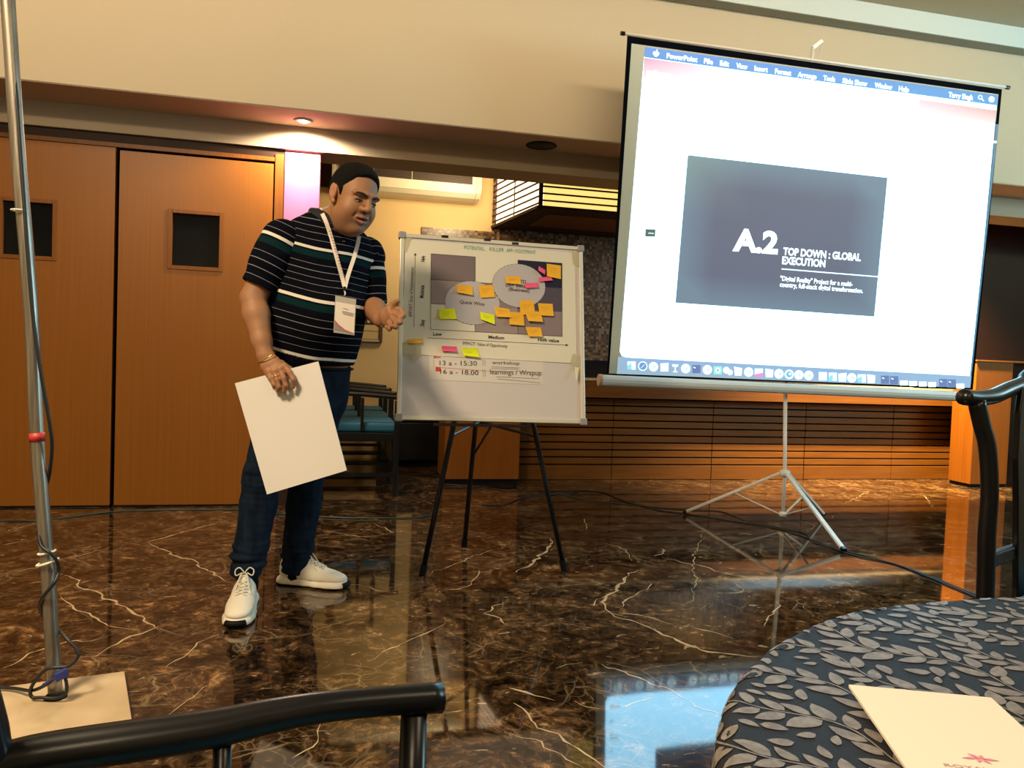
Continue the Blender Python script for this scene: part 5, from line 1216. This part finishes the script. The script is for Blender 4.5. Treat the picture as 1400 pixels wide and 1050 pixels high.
# ---- jeans
jn = Field(np.minimum(ankR, ankL)*[1, 1, 0]-[.18, .16, -.02], V((max(hipL[0], hipR[0])+.24, max(hipL[1], ankL[1])+.22, 1.04)), .004)
jn.lo[2] = .03
jn.ecap(W(425, 505, 3.17), pel-Zv*.03, (.166, .122), (.172, .125), Rt, .03)
for hj, kj, aj, sd, kk in ((hipR, kneR, ankR, Rt, 0), (hipL, kneL, ankL, Rt, 1)):
    m1_ = kj+(aj-kj)*.30+Dv*.012; m2_ = kj+(aj-kj)*.72; 
    jn.ecap(hj, hj+(kj-hj)*.5, (.096, .098), (.087, .088), sd, .03); jn.ecap(hj+(kj-hj)*.5, kj, (.087, .088), (.073, .074), sd, .02)
    jn.ecap(kj, m1_, (.073, .074), (.072, .073), sd, .015); jn.ecap(m1_, m2_, (.072, .073), (.064, .066), sd, .015); jn.ecap(m2_, aj+Zv*.015, (.064, .066), (.058, .062), sd, .015)
    for j_, (z_, r_) in enumerate(((.10, .066), (.062, .070), (.026, .068), (-.002, .060))):      # cloth bunched over the ankle
        jn.ecap(aj+Zv*z_+Sv*.010, aj+Zv*z_-Sv*.010, (r_-.008+.003*(j_ % 2), .017), (r_-.012, .017), Dv, .012); jn.ell(aj+Zv*(z_-.0)+Sv*.004*(-1)**j_, (r_, r_, .019), None, .010)
    for z_ in (.035,): jn.ell(kj+Zv*z_-Dv*.045, (.05, .03, .018), None, .02)
    jn.cut(aj-Zv*.012, -Zv) if False else None
jn.cut(V((0, 0, min(ankR[2], ankL[2])-.018)), -Zv)
jv, jf = jn.mesh(); mask = .6+1.6*np.exp(-((jv[:, 2]-.16)/.10)**2)+.9*np.exp(-((jv[:, 2]-.50)/.09)**2)
jv = wrinkle(jv, jf, .0013, 11, (.6, .6, 1.8), mask)
JN = mat('dark_blue_denim', (.004, .009, .019), .9, grain=((30, 30, 12), (.009, .019, .038)), bump=.25, bscale=500, spec=.1)
npmesh('jeans', jv, jf, JN, man)
MB().tube([W(425, 503, 3.17)+Rt*.168*math.cos(a)+Ft*.126*math.sin(a) for a in np.linspace(0, 2*math.pi, 40)], .012, 6, caps=False, flat=.5).build('belt', M['blackmatt'], man, smooth=True)
# ---- shoes
def shoe(heel, toe, nm, ws=1.0):
    u = (toe-heel)*[1, 1, 0]; Ln = np.linalg.norm(u); u = u/Ln; s_ = np.array([-u[1], u[0], 0]); g = lambda x, y, z: heel*[1, 1, 0]+u*x*Ln/.30+s_*y+Zv*z*(1+.5*(ws-1))
    R_ = np.stack([s_, u, Zv], 1); k = Ln/.30
    so = Field(np.minimum(heel, toe)*[1, 1, 0]-[.09, .09, .01], np.maximum(heel, toe)*[1, 1, 0]+[.09, .09, .07], .003)
    for x, w_ in ((.045, .034), (.085, .034), (.13, .037), (.18, .043), (.22, .045), (.25, .040)): so.ell(g(x, 0, .012), ((w_+.004)*ws, .046*k, .034), R_, .012)
    so.cut(g(0, 0, .036), Zv+u*-.05); so.cut(g(0, 0, .006), -Zv); so.cut(g(.27, 0, .012), nrm(u*.9-Zv*.8), .006) if False else None
    v_, f_ = so.mesh(); par = npmesh('shoe', v_, f_, mat('cream_midsole', (.74, .68, .56), .6) if 'cream_midsole' not in bpy.data.materials else bpy.data.materials['cream_midsole'], man)
    up = Field(np.minimum(heel, toe)*[1, 1, 0]-[.09, .09, -.02], np.maximum(heel, toe)*[1, 1, 0]+[.09, .09, .17], .003)
    up.ell(g(.245, 0, .036), (ws*.038, .045*k, .026), R_, .02); up.ell(g(.20, 0, .040), (ws*.043, .055*k, .036), R_, .02); up.ell(g(.15, 0, .046), (ws*.038, .055*k, .050), R_, .025)
    up.ell(g(.11, 0, .060), (ws*.034, .045*k, .056), R_, .025); up.ell(g(.055, 0, .055), (ws*.032, .045*k, .052), R_, .02); up.cap(g(.095, 0, .08), g(.125, 0, .105), .024, .016, .012); up.ell(g(.03, 0, .085), (.022, .014, .024), R_, .015)
    up.cut(g(0, 0, .030), -Zv); up.cap(g(.068, 0, .14), g(.072, 0, .078), .031, .029, .004, 's')
    v_, f_ = up.mesh(); w_ = mat('white_mesh_upper', (.80, .74, .62), .75, bump=.4, bscale=600) if 'white_mesh_upper' not in bpy.data.materials else bpy.data.materials['white_mesh_upper']
    npmesh('upper', v_, f_, w_, par); UB = bvh_of(v_, f_)
    def hit(x, y, off=.002):
        r = UB.ray_cast(Vector(g(x, y, .3)), Vector((0, 0, -1))); return V(r[0])+Zv*off if r[0] is not None else g(x, y, .09)
    lc = MB()
    for j in range(5):
        x = .118+j*.016
        for sg in (-1, 1): lc.tube([hit(x, sg*.020), hit(x+.005, sg*.010, .004), hit(x+.010, 0, .005), hit(x+.014, -sg*.010, .004), hit(x+.016, -sg*.020)], .0028, 5)
    kx = hit(.122, 0, .012)
    for sg in (-1, 1): lc.tube(spline([kx, kx+s_*sg*.018+Zv*.020, kx+s_*sg*.034+Zv*.010, kx+s_*sg*.030-Zv*.008+u*.008, kx+s_*sg*.010+Zv*.0], 4), .0026, 5); lc.tube(spline([kx, kx+s_*sg*.012+u*.02-Zv*.004, hit(.165, sg*.026, .004), hit(.178, sg*.034, .003)], 4), .0024, 5)
    lc.build('laces', mat('cream_lace', (.70, .66, .56), .8) if 'cream_lace' not in bpy.data.materials else bpy.data.materials['cream_lace'], par, smooth=True)
    tcv = MB(); P = [g(.248+.0405*k*math.sqrt(1-(y/.047)**2), y*ws, .017) for y in np.linspace(-.027, .027, 9)]
    tcv.tube(P, .0125, 8).build('toe_guard', M['blackmatt'], par, smooth=True)
    so2 = MB(); so2.slab([g(x, y, 0.0005) for x, y in [(.0, 0), (.008, -.026), (.05, -.034), (.12, -.034), (.2, -.043), (.25, -.038), (.283, -.02), (.29, 0), (.283, .02), (.25, .038), (.2, .043), (.12, .034), (.05, .034), (.008, .026)]], (0, 0, 1), .008); so2.build('outsole', M['blackmatt'], par)
    up2 = MB(); P = [g(.070+.031*math.cos(a), .029*math.sin(a), .098+.014*max(0, math.cos(a))+.006*max(0, -math.cos(a))) for a in np.linspace(0, 2*math.pi, 24)]; up2.tube(P, .0055, 6, caps=False).build('ankle_lining', M['blackmatt'], par, smooth=True)
shoe(ankR*[1, 1, 0]+(ankR-fl(321, 861))*[1, 1, 0]*.25, fl(321, 861), 'R', 1.22)
shoe(fl(379, 796), fl(477, 805), 'L', 1.12)
for aj in (ankR, ankL): pass
MB().tube([ankR-Zv*.075+Dv*.01, ankR+Zv*.03], .042, 14).build('sock', M['blackmatt'], man, smooth=True); MB().tube([ankL-Zv*.075, ankL+Zv*.03], .042, 14).build('sock', M['blackmatt'], man, smooth=True)
# bracelet, rings
GO = mat('gold', (.80, .45, .10), .25, metal=.9)
MB().tube(spline([W(353.5, 496, 2.888), W(360, 492.5, 2.868), W(368, 487.5, 2.866), W(375, 482.5, 2.878), W(374, 481, 2.92), W(364, 483, 2.936), W(354, 492, 2.92), W(353.5, 496, 2.888)], 5), .0018, 6, caps=False).build('gold_bracelet', GO, bodyo, smooth=True)
def fring(c, ax, r, m, nm):
    ax = nrm(ax); a_ = nrm(np.cross(ax, (0, 0, 1))); b_ = np.cross(ax, a_); MB().tube([c+r*(math.cos(t)*a_+math.sin(t)*b_) for t in np.linspace(0, 2*math.pi, 16)], .0018, 6, caps=False, flat=1.4).build(nm, m, bodyo, smooth=True)
fring(W(378, 516, 2.866), W(379, 519, 2.862)-W(375, 508, 2.88), .0115, GO, 'gold_ring'); fring(W(523, 445, 2.95)+V((0, 0, .0)), W(528, 436, 2.93)-wrL, .004, M['alu'], 'bracelet_bead')

# ---- sheet held in his right hand
pc = [W(321, 524, 2.905), W(435, 494, 2.885), W(474, 643, 2.88), W(365, 676, 2.90)]
pn = nrm(np.cross(pc[1]-pc[0], pc[3]-pc[0])); 
if np.dot(pn, EYE-pc[0]) < 0: pn = -pn
n_ = 10; vs = []
for j in range(n_+1):
    for i in range(n_+1):
        a, b_ = i/n_, j/n_; p = (pc[0]*(1-a)+pc[1]*a)*(1-b_)+(pc[3]*(1-a)+pc[2]*a)*b_; vs.append(p-pn*.006*math.sin(math.pi*a)*math.sin(math.pi*b_)*.6)
N_ = len(vs); fs = []
for j in range(n_):
    for i in range(n_): a = j*(n_+1)+i; fs += [(a, a+1, a+n_+2, a+n_+1), (a+N_, a+n_+1+N_, a+n_+2+N_, a+1+N_)]
rim = [i for i in range(n_+1)]+[(j+1)*(n_+1)-1 for j in range(1, n_+1)]+[n_*(n_+1)+i for i in range(n_-1, -1, -1)]+[j*(n_+1) for j in range(n_-1, 0, -1)]
fs += [(rim[i], rim[(i+1) % len(rim)], rim[(i+1) % len(rim)]+N_, rim[i]+N_) for i in range(len(rim))]
sho = MB().add(vs+[v-pn*.0035 for v in vs], fs).build('foam_board', M['foam'], smooth=False); tag(sho, 'large blank white board sheet hanging from the man\'s right hand', 'board')

# ---- lanyard with badge
ly = thing('lanyard', 'white printed lanyard with clear badge holder hanging round the man\'s neck', 'lanyard', W(470, 430, 2.95))
LW = mat('lanyard_white', (.74, .68, .62), .6)
def ribbon(path, w, nm, m, par, off=.005):
    P = []
    for p in path:
        q_ = on_shirt(p[0], p[1], off) if len(p) == 2 else W(*p)
        if q_ is not None: P.append(q_)
    P = spline(P, 4); b = MB(); vs = []
    for i, p in enumerate(P):
        t_ = nrm(P[min(i+1, len(P)-1)]-P[max(i-1, 0)]); vw = nrm(EYE-p); s_ = nrm(np.cross(t_, vw)); vs += [p+s_*w/2, p-s_*w/2, p-s_*w/2-vw*.0014, p+s_*w/2-vw*.0014]
    fs = []
    for i in range(len(P)-1):
        for k_ in range(4): a = i*4; fs.append((a+k_, a+(k_+1) % 4, a+4+(k_+1) % 4, a+4+k_))
    fs += [(0, 1, 2, 3), tuple(4*(len(P)-1)+k_ for k_ in (3, 2, 1, 0))]
    return b.add(vs, fs).build(nm, m, par)
s1_ = ribbon([(437, 285, 3.04), (441, 293), (446, 304), (451, 319), (457, 340), (463, 362), (468, 380), (471, 392)], .0155, 'strap', LW, ly)
s2_ = ribbon([(491, 323), (489, 334), (484, 352), (478, 370), (474, 383), (471.5, 394)], .0150, 'strap', LW, ly, .009)
lp = MB()
for py_ in range(312, 384, 4):
    px_ = 448+(py_-306)*.30; q_ = on_shirt(px_, py_, .0085)
    if q_ is not None: lp.obox(q_, Sv*.0032, (Zv*.9-Sv*.25)*.0026, Dv*.0006)
tag(lp.build('faint_print', mat('faint_red_print', (.50, .26, .22), .7), s1_), kind='stuff')
cl = [on_shirt(471.2, 392, .010), on_shirt(471, 398, .012), on_shirt(471, 404, .014)]
MB().bar(cl[0], cl[1], .010, .005).build('strap_end', M['blackmatt'], ly, bevel=.001); MB().tube([cl[1], cl[1]*.5+cl[2]*.5+Sv*.003, cl[2]], .003, 8).build('clip', M['alu'], ly, smooth=True)
c0_ = on_shirt(472, 430, .0); dB = np.dot(c0_-EYE, CM@[0, 0, 1])-.035
bq_ = [W(458.5, 404, dB), W(487, 409, dB+.01), W(484.5, 458.5, dB+.005), W(456, 454.5, dB-.005)]
bnn = nrm(np.cross(bq_[1]-bq_[0], bq_[3]-bq_[0])); 
if np.dot(bnn, EYE-bq_[0]) < 0: bnn = -bnn
BQ = lambda u, v, o=0.: (bq_[0]*(1-u)+bq_[1]*u)*(1-v)+(bq_[3]*(1-u)+bq_[2]*u)*v+bnn*o
hold = MB().slab([BQ(0, 0), BQ(1, 0), BQ(1, 1), BQ(0, 1)], -bnn, .002).build('badge_holder', mat('clear_vinyl_pouch', (.42, .40, .36), .15, spec=.8), ly, bevel=.0006)
card = MB().slab([BQ(.03, .16, .0006), BQ(.97, .17, .0006), BQ(.97, .97, .0006), BQ(.03, .93, .0006)], -bnn, .0005).build('badge_card', M['paper2'], ly)
MB().poly([BQ(.03, .70, .0012), BQ(.22, .80, .0012), BQ(.5, .90, .0012), BQ(.97, .955, .0012), BQ(.97, .975, .0012), BQ(.03, .94, .0012)]).build('printed_swoosh', mat('badge_grey', (.22, .20, .21), .5), card)
MB().poly([BQ(.03, .66, .0014), BQ(.25, .775, .0014), BQ(.55, .88, .0014), BQ(.97, .945, .0014), BQ(.97, .965, .0014), BQ(.5, .905, .0014), BQ(.2, .81, .0014), BQ(.03, .72, .0014)]).build('printed_swoosh', mat('badge_red', (.45, .09, .08), .5), card)
tl_ = MB()
for v_, u0_, u1_ in ((.30, .40, .66), (.385, .36, .92), (.42, .36, .95), (.455, .42, .9)): tl_.poly([BQ(u0_, v_, .0012), BQ(u1_, v_+.02, .0012), BQ(u1_, v_+.038, .0012), BQ(u0_, v_+.018, .0012)])
tag(tl_.build('printed_lines', mat('badge_print', (.16, .14, .14), .6), card), kind='stuff')
